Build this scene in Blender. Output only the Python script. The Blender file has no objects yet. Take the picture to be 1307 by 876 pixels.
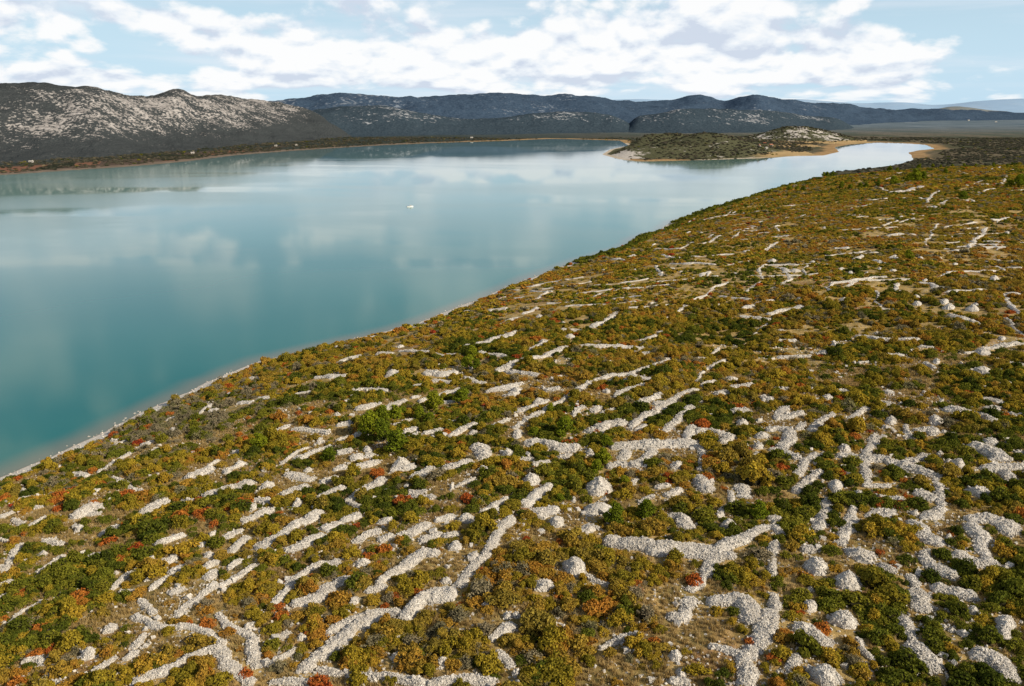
import math
import numpy as np

# ------------------------------------------------------------------ numeric noise
def _hash(ix, iy, seed):
    h = (ix.astype(np.int64) * 374761393 + iy.astype(np.int64) * 668265263 + seed * 974711) & 0xffffffff
    h = ((h ^ (h >> 13)) * 1274126177) & 0xffffffff
    h = (h ^ (h >> 16)) & 0xffffff
    return h / float(0xffffff)

def vnoise(x, y, seed=0):
    x = np.asarray(x, float); y = np.asarray(y, float)
    ix = np.floor(x); iy = np.floor(y)
    fx = x - ix; fy = y - iy
    fx = fx * fx * (3 - 2 * fx); fy = fy * fy * (3 - 2 * fy)
    a = _hash(ix, iy, seed); b = _hash(ix + 1, iy, seed)
    c = _hash(ix, iy + 1, seed); d = _hash(ix + 1, iy + 1, seed)
    return (a * (1 - fx) + b * fx) * (1 - fy) + (c * (1 - fx) + d * fx) * fy

def fbm(x, y, seed=0, octv=4):
    s = 0.0; a = 0.5; t = 0.0
    for k in range(octv):
        s = s + a * vnoise(x, y, seed + 17 * k); t += a
        x = np.asarray(x) * 2.03 + 11.3; y = np.asarray(y) * 2.03 - 7.1; a *= 0.5
    return s / t

def sstep(a, b, x):
    t = np.clip((np.asarray(x, float) - a) / (b - a), 0, 1)
    return t * t * (3 - 2 * t)

# ------------------------------------------------------------------ the place: metres, lake level z = 0, x to the right, y away
EYE = 100.0
PITCH = math.radians(16.5)
LAKE = [(-190, -50), (-185, 60), (-175, 130), (-144.1, 204.0), (-138.2, 217.1), (-134.3, 229.8), (-130.0, 244.0), (-123.4, 262.0), (-116.3, 283.5), (-103.8, 310.5), (-80.4, 335.2), (-64.2, 351.5), (-46.3, 368.0), (-36.8, 387.5), (-22.4, 414.3), (-1.6, 453.1), (17.9, 489.3), (43.2, 531.5), (78.7, 581.1), (102.1, 640.4), (123.7, 665.6), (143.0, 722.4), (200.3, 814.3), (326.3, 1013.4), (375.7, 1087.2), (459.7, 1199.0), (508.6, 1302.6), (589.8, 1370.1), (686.1, 1464.8), (785.1, 1596.7), (857.7, 1754.2), (907.9, 1877.4), (984.1, 1981.5), (1060.6, 2057.4), (1145.1, 2275.0), (1126.9, 2375.3), (1082.3, 2428.8), (948.4, 2299.3), (844.3, 2139.3), (766.4, 1910.8), (667.5, 1754.2), (578.6, 1739.9), (536.4, 1685.0), (381.1, 1608.8), (297.2, 1573.1), (242.5, 1561.6), (214.2, 1633.4), (197.5, 1798.5), (240.7, 2018.7), (316.4, 2227.9), (335.3, 2573.6), (220.3, 2669.0), (119.9, 2702.3), (-32.8, 2543.3), (-214.5, 2401.8), (-333.9, 2275.0), (-448.7, 2097.6), (-528.4, 1945.5), (-599.9, 1768.7), (-625.4, 1573.1), (-648.3, 1485.3), (-682.4, 1406.5), (-722.0, 1352.6), (-783.8, 1241.3), (-1150, 1220), (-1500, 900), (-1500, -50)]
LA = np.array(LAKE, float)

def shore_dist(x, y):
    """signed distance to the waterline: positive on land"""
    x = np.asarray(x, float); y = np.asarray(y, float)
    best = np.full(x.shape, 1e18); inside = np.zeros(x.shape, bool)
    n = len(LA)
    for i in range(n):
        ax, ay = LA[i]; bx, by = LA[(i + 1) % n]
        dx, dy = bx - ax, by - ay
        t = np.clip(((x - ax) * dx + (y - ay) * dy) / (dx * dx + dy * dy), 0, 1)
        best = np.minimum(best, (x - ax - t * dx) ** 2 + (y - ay - t * dy) ** 2)
        c = (ay > y) != (by > y)
        inside ^= c & (x < ax + (y - ay) * dx / (dy if dy else 1e-9))
    d = np.sqrt(best)
    d = np.where(inside, -d, d)
    return d + 5.0 * (fbm(x / 17, y / 17, 23, 3) - 0.5) * sstep(60, 20, np.abs(d)) * sstep(1400, 1200, y)      # small coves and points

def near_zone(x, y):
    """1 on the rocky shore below the camera, 0 on the far plain and far shores"""
    x = np.asarray(x, float); y = np.asarray(y, float)
    side = sstep(-60, 60, (x - (-200)) * 0.885 - (y - 150) * 0.466 + 80)   # right of the near waterline
    side = np.maximum(side, sstep(200, 120, y))
    yy = y + 0.35 * np.maximum(x - 450, 0) + 90 * (fbm(x / 160, y / 160, 55, 2) - 0.5)
    return side * (1 - sstep(1080, 1350, yy))

HEADLAND = (430.0, 1760.0)
BACKHILL = (905.0, 2270.0)

def lumps(x, y):
    """the two low hills on the promontory"""
    x = np.asarray(x, float); y = np.asarray(y, float)
    def g(cx, cy, rx, ry, h, rot=0.0, p=1.0):
        c, s = math.cos(rot), math.sin(rot)
        u = ((x - cx) * c + (y - cy) * s) / rx; v = (-(x - cx) * s + (y - cy) * c) / ry
        return h * np.exp(-(u * u + v * v) ** p)
    z = g(455, 1905, 105, 150, 36) + g(310, 1800, 85, 90, 13) + g(205, 1735, 60, 60, 8)
    z = np.maximum(z, g(420, 2190, 190, 90, 31))
    z = np.maximum(z, g(868, 2560, 88, 120, 37) + g(985, 2560, 70, 100, 20))
    return z * (0.8 + 0.4 * fbm(x / 70, y / 70, 61, 3))

def height(x, y):
    x = np.asarray(x, float); y = np.asarray(y, float)
    d = shore_dist(x, y)
    nz = near_zone(x, y)
    dl = np.maximum(d, 0)
    near = 36 * (1 - np.exp(-dl / 150)) + 5.0 * (fbm(x / 90, y / 90, 3, 3) - 0.5) * sstep(0, 80, dl) \
        + 1.5 * (fbm(x / 14, y / 14, 9, 3) - 0.5) * sstep(0, 12, dl)
    far = np.minimum(dl * 0.03, 4) + 5 * (fbm(x / 400, y / 400, 21, 3) - 0.35) * sstep(30, 250, dl)
    far = far + lumps(x, y) * sstep(0, 55, dl)
    z = near * nz + far * (1 - nz)
    bed = -np.minimum(-d * 0.12, 5.0)
    return np.where(d > 0, z, bed)

# ground positions in metres: (width, points along the foot of the wall); (x, y, width, depth, height); (x, y, crown radius)
WALLS = [
    (1.1,[(-87.2,116.1),(-86.5,117.8),(-86.3,120.9),(-85.3,122.6),(-83.5,123.6)]),
    (1.7,[(-101.5,139.0),(-103.1,143.6),(-104.3,147.2),(-105.2,150.8)]),
    (1.1,[(-113.1,156.3),(-110.0,154.2)]),
    (1.3,[(-92.5,136.3),(-92.3,139.0),(-91.0,142.6)]),
    (1.4,[(-116.3,165.7),(-113.2,163.3),(-111.3,162.4)]),
    (1.6,[(-100.2,151.7),(-97.8,150.2),(-94.7,148.5)]),
    (1.5,[(-109.6,161.5),(-106.9,164.0)]),
    (1.3,[(-99.5,162.0),(-97.1,162.9),(-93.8,162.7)]),
    (1.6,[(-84.5,139.8),(-83.4,140.2),(-81.0,139.6)]),
    (1.3,[(-87.6,150.7),(-86.8,153.3),(-85.6,155.1)]),
    (1.1,[(-72.3,125.2),(-72.4,127.7),(-71.6,129.9),(-68.9,130.5)]),
    (1.1,[(-70.4,124.1),(-67.7,123.2)]),
    (1.9,[(-70.4,139.9),(-68.5,140.9),(-66.5,142.8)]),
    (2.1,[(-66.8,132.5),(-65.3,132.5),(-64.5,134.3)]),
    (1.3,[(-63.8,122.4),(-63.4,124.8),(-62.3,126.3)]),
    (2.1,[(-62.8,127.6),(-61.8,129.1),(-60.5,129.5)]),
    (2.0,[(-59.6,120.0),(-58.4,120.7),(-57.4,121.4)]),
    (1.9,[(-53.8,133.9),(-53.2,136.2),(-52.1,139.7)]),
    (1.9,[(-56.6,139.8),(-55.8,141.9),(-54.9,143.3)]),
    (2.1,[(-56.5,128.2),(-55.0,130.0)]),
    (2.2,[(-53.9,123.3),(-53.1,125.9)]),
    (1.5,[(-51.4,127.0),(-50.1,129.8)]),
    (1.6,[(-54.8,112.6),(-54.6,115.4),(-53.4,117.5),(-52.6,119.8),(-50.6,121.0),(-48.6,123.3),(-46.7,127.2)]),
    (2.2,[(-56.1,147.6),(-53.9,149.9)]),
    (1.4,[(-62.9,113.8),(-60.2,112.2),(-57.5,110.0),(-55.2,109.0),(-51.7,109.0),(-48.2,107.2),(-43.9,103.0)]),
    (1.1,[(-64.5,119.7),(-62.2,116.8),(-59.2,113.7)]),
    (1.9,[(-53.9,95.4),(-53.2,96.9),(-49.6,97.2),(-48.4,100.6),(-45.9,101.9),(-43.8,102.0)]),
    (1.8,[(-43.8,102.0),(-42.1,98.8),(-40.0,97.0),(-37.1,93.9)]),
    (1.2,[(-48.1,112.1),(-45.7,109.0),(-42.3,106.4),(-39.3,103.8)]),
    (1.4,[(-39.8,104.3),(-38.1,98.7)]),
    (1.4,[(-58.1,104.3),(-58.1,106.2),(-58.0,107.7)]),
    (1.7,[(-58.5,101.9),(-57.2,103.1)]),
    (1.2,[(-62.3,99.4),(-61.4,101.0),(-60.3,102.5)]),
    (1.8,[(-76.0,103.8),(-74.1,104.2),(-72.0,103.1)]),
    (1.4,[(-70.0,98.7),(-69.5,99.9),(-68.9,101.3)]),
    (1.1,[(-68.4,98.0),(-66.4,98.1)]),
    (1.1,[(-98.8,134.1),(-96.1,134.0)]),
    (1.4,[(-94.9,128.0),(-93.4,128.4)]),
    (1.1,[(-42.0,106.9),(-40.5,107.7)]),
    (2.8,[(-48.3,134.2),(-46.6,137.3),(-44.5,139.3),(-42.4,143.4),(-39.4,147.2)]),
    (2.5,[(-36.9,138.7),(-35.0,140.4),(-33.9,142.2)]),
    (2.4,[(-42.0,131.9),(-39.7,132.8),(-36.7,136.2)]),
    (2.1,[(-34.0,142.7),(-31.2,144.9)]),
    (1.6,[(-39.3,113.3),(-38.2,116.7),(-37.9,120.7),(-36.5,123.3),(-34.3,125.7),(-31.0,126.1)]),
    (2.3,[(-36.0,112.3),(-32.8,113.6),(-30.8,116.5),(-28.1,119.4)]),
    (2.2,[(-29.6,133.5),(-28.0,135.9),(-25.5,136.5)]),
    (2.2,[(-21.7,134.1),(-19.2,135.2),(-16.7,138.1)]),
    (1.7,[(-25.0,132.8),(-22.5,134.2)]),
    (2.1,[(-16.9,131.2),(-13.8,133.4)]),
    (2.3,[(-22.5,116.6),(-20.4,119.7),(-18.1,123.4),(-16.0,126.4),(-13.8,125.3)]),
    (1.6,[(-24.2,114.8),(-21.4,115.9)]),
    (2.0,[(-14.8,139.3),(-11.8,140.7)]),
    (1.2,[(-12.8,132.4),(-10.1,132.8)]),
    (1.9,[(-0.1,138.5),(-2.0,132.5),(-3.7,126.9),(-6.0,121.8),(-8.1,117.7),(-9.2,114.7)]),
    (3.2,[(-9.4,112.9),(-12.0,112.7),(-14.1,111.4),(-16.2,108.5),(-17.3,107.1)]),
    (1.2,[(-17.6,108.1),(-20.0,108.9),(-23.1,108.6)]),
    (2.3,[(-21.3,107.3),(-23.4,106.6),(-25.0,104.1),(-26.7,102.1),(-28.3,100.1),(-29.3,98.2),(-29.8,96.0)]),
    (1.6,[(-23.7,108.4),(-26.2,107.0),(-28.2,104.6)]),
    (1.3,[(-28.0,96.3),(-25.3,95.3),(-21.4,94.0),(-18.3,93.7)]),
    (1.5,[(-18.4,94.2),(-15.7,93.0),(-11.7,91.2)]),
    (1.8,[(-11.4,91.2),(-8.2,91.8),(-5.0,91.6),(-2.8,90.5)]),
    (1.3,[(-35.5,97.8),(-33.9,99.1),(-32.3,101.6)]),
    (1.3,[(-38.5,101.9),(-36.9,97.9)]),
    (1.4,[(-36.4,104.1),(-34.6,105.5)]),
    (1.2,[(-33.9,94.2),(-31.0,93.8),(-27.5,93.0)]),
    (1.8,[(-3.3,100.0),(-1.6,101.6),(-0.1,103.4)]),
    (1.1,[(-2.4,97.3),(-0.7,95.0),(-0.1,94.2)]),
    (1.1,[(-17.4,97.2),(-16.7,98.5)]),
    (3.4,[(16.7,127.7),(19.6,125.9),(22.6,124.9),(26.2,123.8),(29.8,122.6),(32.7,122.1),(35.6,121.3)]),
    (2.4,[(35.9,122.8),(38.4,124.5),(42.1,126.5),(46.3,130.1)]),
    (1.8,[(36.0,121.6),(38.0,120.4)]),
    (1.8,[(34.6,120.0),(32.4,116.2),(30.2,112.3),(28.4,111.3)]),
    (2.0,[(28.2,109.0),(26.8,106.5),(25.8,103.2),(23.8,103.9)]),
    (2.2,[(30.8,136.8),(32.0,134.4),(32.7,130.8)]),
    (1.1,[(5.3,104.7),(6.6,103.7),(7.9,102.6)]),
    (1.1,[(12.5,116.0),(13.9,114.0),(15.5,112.7)]),
    (2.7,[(30.9,107.5),(33.1,107.7),(35.0,106.9),(36.5,104.8),(35.2,101.3)]),
    (1.1,[(37.5,105.4),(36.0,100.6)]),
    (2.4,[(38.5,103.6),(36.1,97.7),(33.9,94.7),(32.1,92.4),(31.1,88.0)]),
    (1.1,[(28.0,96.4),(30.0,95.6),(32.0,94.3)]),
    (1.1,[(12.5,97.8),(15.0,99.3),(18.6,100.5)]),
    (1.1,[(21.1,89.3),(23.6,88.9)]),
    (1.6,[(41.1,108.7),(40.1,104.6),(38.0,100.3),(36.7,97.6)]),
    (1.6,[(48.0,130.6),(48.0,127.2)]),
    (1.9,[(45.9,123.8),(43.9,118.6),(42.3,114.4)]),
    (1.9,[(58.2,133.8),(56.2,130.0),(54.9,128.8)]),
    (1.9,[(62.7,132.2),(60.3,127.3),(56.8,122.8)]),
    (1.8,[(50.1,121.8),(52.1,121.2)]),
    (2.7,[(41.3,98.7),(42.7,97.0),(44.5,95.2)]),
    (1.4,[(39.4,93.2),(37.3,89.9)]),
    (1.2,[(48.9,96.2),(48.7,94.0),(49.4,92.2)]),
    (1.6,[(58.0,101.6),(57.1,98.5),(56.8,96.2)]),
    (2.6,[(56.6,95.8),(56.6,92.3),(56.7,89.9)]),
    (2.3,[(72.2,129.5),(72.7,126.2),(72.7,121.4)]),
    (1.7,[(70.1,119.6),(68.7,116.2),(68.7,114.1)]),
    (2.4,[(69.2,114.6),(71.0,112.4)]),
    (2.8,[(83.4,129.4),(86.8,129.7),(88.3,127.5),(86.4,123.5)]),
    (2.3,[(82.4,126.9),(80.9,122.5),(79.2,118.7),(77.9,115.3)]),
    (2.6,[(74.8,118.0),(76.0,115.3),(79.5,115.2)]),
    (1.8,[(64.2,112.7),(63.5,109.4)]),
    (2.4,[(63.6,108.8),(62.7,105.4),(62.3,103.3)]),
    (2.5,[(66.8,109.7),(68.3,108.0),(71.3,106.8)]),
    (2.6,[(63.3,93.0),(65.0,91.3),(66.0,89.8),(65.5,87.2)]),
    (1.9,[(65.5,132.1),(70.8,132.6)]),
    (1.7,[(60.8,115.9),(62.6,114.2)]),
    (2.2,[(-122.9,178.9),(-120.8,180.0),(-117.3,179.7)]),
    (2.3,[(-119.0,193.4),(-116.1,193.6),(-111.7,190.3)]),
    (1.6,[(-126.5,202.2),(-125.8,203.9)]),
    (1.5,[(-122.0,223.1),(-118.8,221.5)]),
    (1.8,[(-117.4,216.9),(-115.2,219.1)]),
    (2.5,[(-106.8,210.9),(-104.4,213.1)]),
    (1.9,[(-109.0,192.2),(-108.2,195.9),(-107.2,205.0)]),
    (1.1,[(-102.7,185.9),(-98.8,183.3),(-92.4,176.1),(-86.3,171.2)]),
    (2.5,[(-103.0,177.6),(-101.2,178.0)]),
    (3.8,[(-99.2,162.7),(-98.0,164.7),(-95.4,165.8)]),
    (2.9,[(-82.6,160.7),(-81.4,163.4),(-79.1,164.9)]),
    (4.3,[(-80.5,178.4),(-78.0,180.2),(-76.4,182.6)]),
    (1.5,[(-77.6,185.7),(-76.2,188.8)]),
    (3.0,[(-71.1,179.0),(-68.3,183.9)]),
    (3.0,[(-70.6,164.3),(-68.6,166.7),(-65.0,168.4),(-61.7,169.6)]),
    (1.2,[(-76.0,164.6),(-72.3,163.4)]),
    (1.5,[(-73.8,193.2),(-71.7,193.2)]),
    (1.7,[(-98.1,233.7),(-98.1,242.8)]),
    (2.4,[(-95.9,234.4),(-92.6,234.1)]),
    (2.4,[(-88.2,239.3),(-82.0,238.0)]),
    (1.8,[(-108.8,232.7),(-106.7,234.6)]),
    (1.7,[(-120.3,167.7),(-118.2,170.3)]),
    (1.1,[(-109.0,161.3),(-107.1,164.5)]),
    (1.3,[(-113.9,171.2),(-112.3,171.3)]),
    (2.1,[(-95.5,274.3),(-93.2,273.3)]),
    (1.5,[(-95.9,261.7),(-92.6,260.5)]),
    (2.9,[(-66.5,257.0),(-61.3,254.8),(-56.3,253.3)]),
    (1.4,[(-74.5,247.9),(-68.0,244.6)]),
    (2.2,[(-68.5,237.8),(-64.0,237.6)]),
    (2.3,[(-81.8,240.8),(-77.4,238.9)]),
    (2.1,[(-48.9,232.2),(-45.6,234.3),(-41.1,229.5),(-37.8,227.7)]),
    (2.7,[(-45.1,213.9),(-42.1,214.7),(-40.1,216.5)]),
    (2.8,[(-35.7,212.1),(-33.8,216.3),(-30.6,218.0)]),
    (2.0,[(-29.7,220.2),(-27.5,221.3)]),
    (2.2,[(-26.9,216.0),(-23.3,219.2),(-20.5,221.0),(-15.6,225.3)]),
    (1.8,[(-15.1,236.9),(-11.7,231.0),(-8.3,228.5)]),
    (2.3,[(-27.2,240.8),(-21.5,239.5)]),
    (2.5,[(-24.4,233.9),(-21.6,233.5),(-18.7,231.7)]),
    (1.5,[(-30.4,230.7),(-25.7,232.1)]),
    (1.9,[(-47.9,203.3),(-44.0,203.8)]),
    (2.8,[(-45.5,191.6),(-43.7,194.0),(-40.6,195.8)]),
    (2.2,[(-67.9,202.3),(-65.9,206.1),(-62.5,208.7)]),
    (1.7,[(-61.1,204.7),(-57.0,203.6),(-49.4,198.8)]),
    (1.6,[(-51.4,193.4),(-49.5,194.3)]),
    (2.3,[(-54.3,182.2),(-51.5,184.0),(-47.1,188.7)]),
    (1.1,[(-56.7,179.3),(-55.5,187.5),(-52.5,189.8)]),
    (2.2,[(-43.5,182.4),(-40.0,183.5)]),
    (2.5,[(-39.7,178.1),(-37.0,179.1)]),
    (1.7,[(-35.8,177.8),(-34.1,179.3)]),
    (2.7,[(-37.1,172.0),(-34.8,173.3),(-32.7,175.1)]),
    (2.4,[(-42.5,172.3),(-39.6,173.9)]),
    (3.3,[(-27.9,168.5),(-23.0,169.2)]),
    (3.0,[(-22.0,162.9),(-20.2,164.2),(-18.5,165.5)]),
    (2.7,[(-15.5,164.2),(-13.2,165.8),(-9.9,167.4)]),
    (2.2,[(-53.4,172.6),(-49.4,170.0),(-46.3,168.4)]),
    (1.9,[(-43.4,165.8),(-40.6,167.6)]),
    (2.5,[(-51.1,161.1),(-49.2,162.2),(-46.7,163.1)]),
    (2.2,[(-42.1,156.9),(-40.4,159.0),(-37.2,160.0)]),
    (2.0,[(-56.6,159.1),(-52.9,156.8)]),
    (2.3,[(-35.3,152.9),(-34.0,154.7),(-32.6,159.1),(-31.2,161.0),(-28.8,163.8)]),
    (1.7,[(-34.7,152.3),(-31.6,148.8)]),
    (1.7,[(-22.1,155.0),(-18.6,154.0)]),
    (1.5,[(-21.0,153.0),(-16.5,149.3)]),
    (3.2,[(-9.2,177.0),(-7.2,173.8),(-6.6,169.0)]),
    (1.9,[(-15.6,185.8),(-12.8,189.6),(-9.4,192.5)]),
    (1.9,[(-22.4,189.7),(-18.5,191.4)]),
    (2.3,[(-27.8,191.8),(-24.8,193.0)]),
    (1.7,[(-29.8,199.6),(-26.8,200.7)]),
    (1.5,[(-32.3,198.3),(-29.7,198.6)]),
    (1.9,[(-4.8,189.8),(-1.3,195.1)]),
    (2.4,[(-7.2,220.0),(-3.7,220.2),(-0.2,220.9)]),
    (1.8,[(-6.0,141.0),(-3.7,143.8),(-0.6,147.0)]),
    (1.1,[(-11.9,153.7),(-7.9,157.5)]),
    (1.8,[(-19.9,213.3),(-16.5,213.4)]),
    (2.3,[(-53.8,150.3),(-50.5,151.8)]),
    (1.9,[(-58.0,163.5),(-56.6,164.7)]),
    (2.8,[(-63.8,338.5),(-58.6,341.3)]),
    (2.0,[(-56.4,347.1),(-52.5,347.6)]),
    (3.0,[(-73.0,317.1),(-68.2,317.6)]),
    (1.9,[(-69.8,305.9),(-64.8,299.6)]),
    (3.5,[(-62.9,273.1),(-60.7,278.0),(-56.0,279.6)]),
    (2.9,[(-49.6,280.7),(-44.1,278.0)]),
    (2.0,[(-41.1,279.6),(-30.4,271.4),(-23.5,264.1)]),
    (1.5,[(-22.9,265.4),(-18.0,262.5)]),
    (3.5,[(-27.8,243.0),(-21.5,240.2),(-17.2,240.3)]),
    (2.3,[(-17.7,274.5),(-12.5,277.6),(-7.6,284.0),(-0.2,291.3)]),
    (2.7,[(-11.2,263.7),(-7.0,258.6),(-2.0,252.6)]),
    (3.9,[(-5.0,240.0),(-0.2,243.7)]),
    (3.1,[(-12.5,365.2),(-2.3,361.1)]),
    (2.6,[(-22.0,376.8),(-18.5,374.9)]),
    (3.2,[(-8.5,419.4),(-5.3,419.6)]),
    (2.8,[(-6.5,398.1),(-2.5,400.4)]),
    (2.5,[(-3.7,321.1),(-0.2,325.7)]),
    (1.1,[(-93.0,274.0),(-89.9,269.7)]),
    (1.9,[(94.7,540.4),(100.3,561.2)]),
    (2.9,[(94.2,529.9),(108.2,503.1),(115.0,484.6)]),
    (2.6,[(126.1,516.2),(144.5,554.0)]),
    (1.8,[(109.3,508.8),(122.0,537.8)]),
    (4.0,[(73.3,498.1),(79.9,509.2)]),
    (2.6,[(89.9,477.8),(94.7,449.5)]),
    (2.9,[(64.3,500.5),(67.2,484.7)]),
    (2.7,[(85.8,431.8),(95.8,424.0),(107.8,417.0)]),
    (2.3,[(93.5,383.9),(99.4,396.6)]),
    (2.0,[(-8.5,426.3),(-4.6,418.2)]),
    (2.0,[(-6.4,397.7),(-2.4,402.3)]),
    (2.1,[(0.1,424.0),(2.8,422.9)]),
    (1.9,[(8.4,410.8),(19.4,392.9)]),
    (1.9,[(1.6,391.3),(5.5,389.5)]),
    (2.6,[(39.1,363.4),(45.4,370.6),(55.3,378.3)]),
    (2.5,[(16.9,359.5),(22.1,355.0),(27.5,355.6),(33.1,357.4)]),
    (2.8,[(-11.9,364.4),(-6.8,362.9),(-1.3,362.6)]),
    (3.1,[(5.7,340.4),(9.3,344.3),(11.7,353.0)]),
    (1.7,[(-4.0,318.4),(2.6,334.2)]),
    (3.3,[(-14.5,276.7),(-9.6,279.9),(-4.6,284.0),(2.0,293.7)]),
    (2.8,[(18.7,291.1),(25.7,290.7)]),
    (2.7,[(32.2,296.3),(36.7,302.4),(44.1,317.9)]),
    (2.3,[(37.0,330.9),(42.3,329.9)]),
    (1.9,[(46.0,325.9),(55.4,323.2)]),
    (1.9,[(60.8,326.2),(68.5,327.2)]),
    (2.5,[(57.6,331.7),(61.2,332.9)]),
    (2.8,[(6.5,261.6),(11.5,269.2)]),
    (3.2,[(-4.6,239.8),(0.4,245.1),(5.5,248.4)]),
    (3.0,[(5.5,248.4),(11.4,251.3),(18.6,262.1)]),
    (2.9,[(23.3,262.1),(28.5,260.2),(36.5,259.6),(44.2,257.6)]),
    (2.3,[(-2.1,238.0),(2.8,233.7),(8.1,229.1)]),
    (1.9,[(0.6,185.9),(5.0,195.7),(12.1,203.0),(16.7,208.6),(20.5,214.7),(24.4,219.8),(29.2,221.8)]),
    (2.3,[(29.3,222.7),(33.8,222.0),(38.0,219.3),(41.6,217.1)]),
    (1.7,[(35.2,223.3),(40.9,230.1),(50.6,242.9)]),
    (2.6,[(45.5,269.9),(51.3,275.8)]),
    (2.4,[(40.7,252.1),(44.8,249.3)]),
    (1.7,[(53.5,280.0),(56.0,282.2)]),
    (1.8,[(56.0,294.3),(61.6,304.0)]),
    (1.9,[(65.4,311.8),(74.0,326.1)]),
    (1.6,[(79.3,335.2),(86.9,346.1),(98.3,359.4)]),
    (2.3,[(28.0,205.2),(31.0,209.3),(37.8,214.2)]),
    (2.7,[(33.2,198.8),(37.2,200.8),(41.0,204.3)]),
    (1.6,[(41.0,198.6),(43.8,202.2),(48.0,207.0),(51.4,207.8)]),
    (1.5,[(58.5,228.6),(63.0,235.0),(67.4,239.6)]),
    (1.1,[(52.5,215.3),(57.1,225.5)]),
    (2.0,[(53.6,211.3),(58.7,215.3)]),
    (2.8,[(-6.9,220.5),(-2.0,222.1),(2.4,223.2)]),
    (2.2,[(9.3,214.3),(13.2,214.4)]),
    (1.1,[(65.3,249.0),(69.5,255.7)]),
    (1.3,[(58.9,242.1),(62.1,241.2)]),
    (2.2,[(81.9,320.0),(87.6,318.3)]),
    (2.4,[(38.3,198.1),(43.3,199.3)]),
    (2.7,[(56.1,203.8),(58.4,205.0)]),
    (2.8,[(6.3,204.8),(7.9,207.0)]),
    (1.4,[(31.9,216.5),(36.3,219.1)]),
    (1.7,[(11.5,225.5),(15.1,226.9)]),
    (2.1,[(0.6,201.0),(4.9,202.6),(9.6,206.0)]),
    (2.4,[(3.4,193.8),(8.1,194.8)]),
    (1.7,[(9.4,214.6),(13.0,213.9)]),
    (1.5,[(15.9,193.2),(17.3,197.9),(19.3,199.6)]),
    (2.2,[(20.7,195.1),(23.7,199.1)]),
    (2.0,[(23.2,194.8),(27.4,195.8)]),
    (2.7,[(30.2,184.5),(32.3,187.6),(36.6,192.2),(41.1,197.5)]),
    (3.3,[(18.9,181.8),(23.1,184.6),(27.7,188.0)]),
    (1.7,[(29.9,181.2),(33.6,183.0)]),
    (2.0,[(36.8,178.4),(39.9,183.4),(46.9,195.3)]),
    (1.7,[(53.7,210.7),(58.5,215.6)]),
    (2.1,[(61.2,208.9),(67.4,211.3)]),
    (2.6,[(55.7,204.1),(59.6,204.9)]),
    (2.9,[(56.2,191.9),(60.1,191.4)]),
    (2.2,[(41.4,174.1),(43.6,180.2)]),
    (2.6,[(44.4,177.7),(47.9,176.2),(51.2,173.0)]),
    (2.0,[(48.6,169.9),(51.4,172.9)]),
    (3.7,[(3.6,176.3),(7.1,175.6),(10.3,173.7),(14.8,171.9)]),
    (2.0,[(13.2,168.7),(11.7,166.6)]),
    (3.1,[(23.4,171.4),(28.0,171.4),(33.0,171.4),(39.1,171.9),(41.6,170.9)]),
    (1.3,[(41.7,171.4),(43.6,168.7),(42.7,163.8),(40.3,156.2)]),
    (3.0,[(39.2,152.1),(39.6,148.7),(40.4,147.0)]),
    (2.1,[(24.5,165.2),(26.8,169.0)]),
    (2.4,[(26.1,160.9),(29.0,163.3),(32.9,168.0)]),
    (2.1,[(21.2,160.2),(23.7,162.5),(25.4,161.0)]),
    (2.6,[(2.2,143.3),(4.9,147.5),(7.9,152.0)]),
    (2.9,[(4.7,140.1),(8.5,140.5)]),
    (1.1,[(24.3,150.0),(26.3,153.7)]),
    (1.5,[(25.3,141.8),(28.5,145.2)]),
    (2.0,[(29.6,149.0),(32.5,149.4)]),
    (1.9,[(30.9,145.0),(34.5,147.3)]),
    (1.4,[(38.7,135.2),(41.1,138.8),(42.7,140.5)]),
    (1.1,[(42.9,140.5),(44.0,145.7)]),
    (2.3,[(45.9,148.1),(47.6,146.9),(46.5,143.1)]),
    (2.4,[(56.6,171.3),(59.4,171.5)]),
    (1.1,[(52.0,159.6),(54.6,162.7)]),
    (1.9,[(67.2,200.9),(67.8,198.1)]),
    (1.6,[(1.0,168.7),(4.6,167.0)]),
    (1.9,[(4.5,163.5),(8.5,164.5)]),
    (1.6,[(72.1,206.6),(76.2,206.2)]),
    (2.3,[(88.1,203.4),(91.2,202.1)]),
    (2.4,[(65.3,183.7),(70.9,191.8)]),
    (2.8,[(67.6,184.9),(73.1,186.7)]),
    (2.0,[(67.9,175.8),(70.6,179.6)]),
    (2.5,[(71.3,173.8),(75.1,180.2),(79.7,185.3)]),
    (1.8,[(82.4,180.1),(86.1,185.0),(89.7,188.9)]),
    (1.8,[(95.9,189.5),(96.3,192.5)]),
    (1.9,[(87.8,174.6),(89.5,175.3)]),
    (1.6,[(93.9,175.9),(90.3,167.7)]),
    (2.7,[(94.3,172.0),(98.6,172.5),(97.0,169.2)]),
    (2.5,[(60.7,175.2),(64.2,177.3),(65.7,173.5),(62.5,166.7),(60.4,164.2)]),
    (1.7,[(57.3,164.1),(60.5,163.2),(61.8,158.2)]),
    (1.5,[(59.3,150.7),(63.5,157.1),(66.3,160.1)]),
    (2.0,[(56.7,144.2),(59.7,147.4),(64.2,151.9)]),
    (1.7,[(83.9,170.4),(79.8,163.6),(76.2,157.2),(73.8,152.7),(71.6,146.4)]),
    (2.7,[(74.7,155.7),(78.2,157.0),(80.6,155.8),(82.4,152.7),(83.8,150.5),(86.0,147.7)]),
    (2.2,[(70.7,158.3),(74.1,158.3)]),
    (1.4,[(83.5,155.0),(87.4,156.2),(89.5,158.7)]),
    (1.5,[(86.8,148.4),(83.8,141.7),(81.2,135.3)]),
    (2.1,[(80.8,134.5),(76.9,131.8)]),
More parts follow.
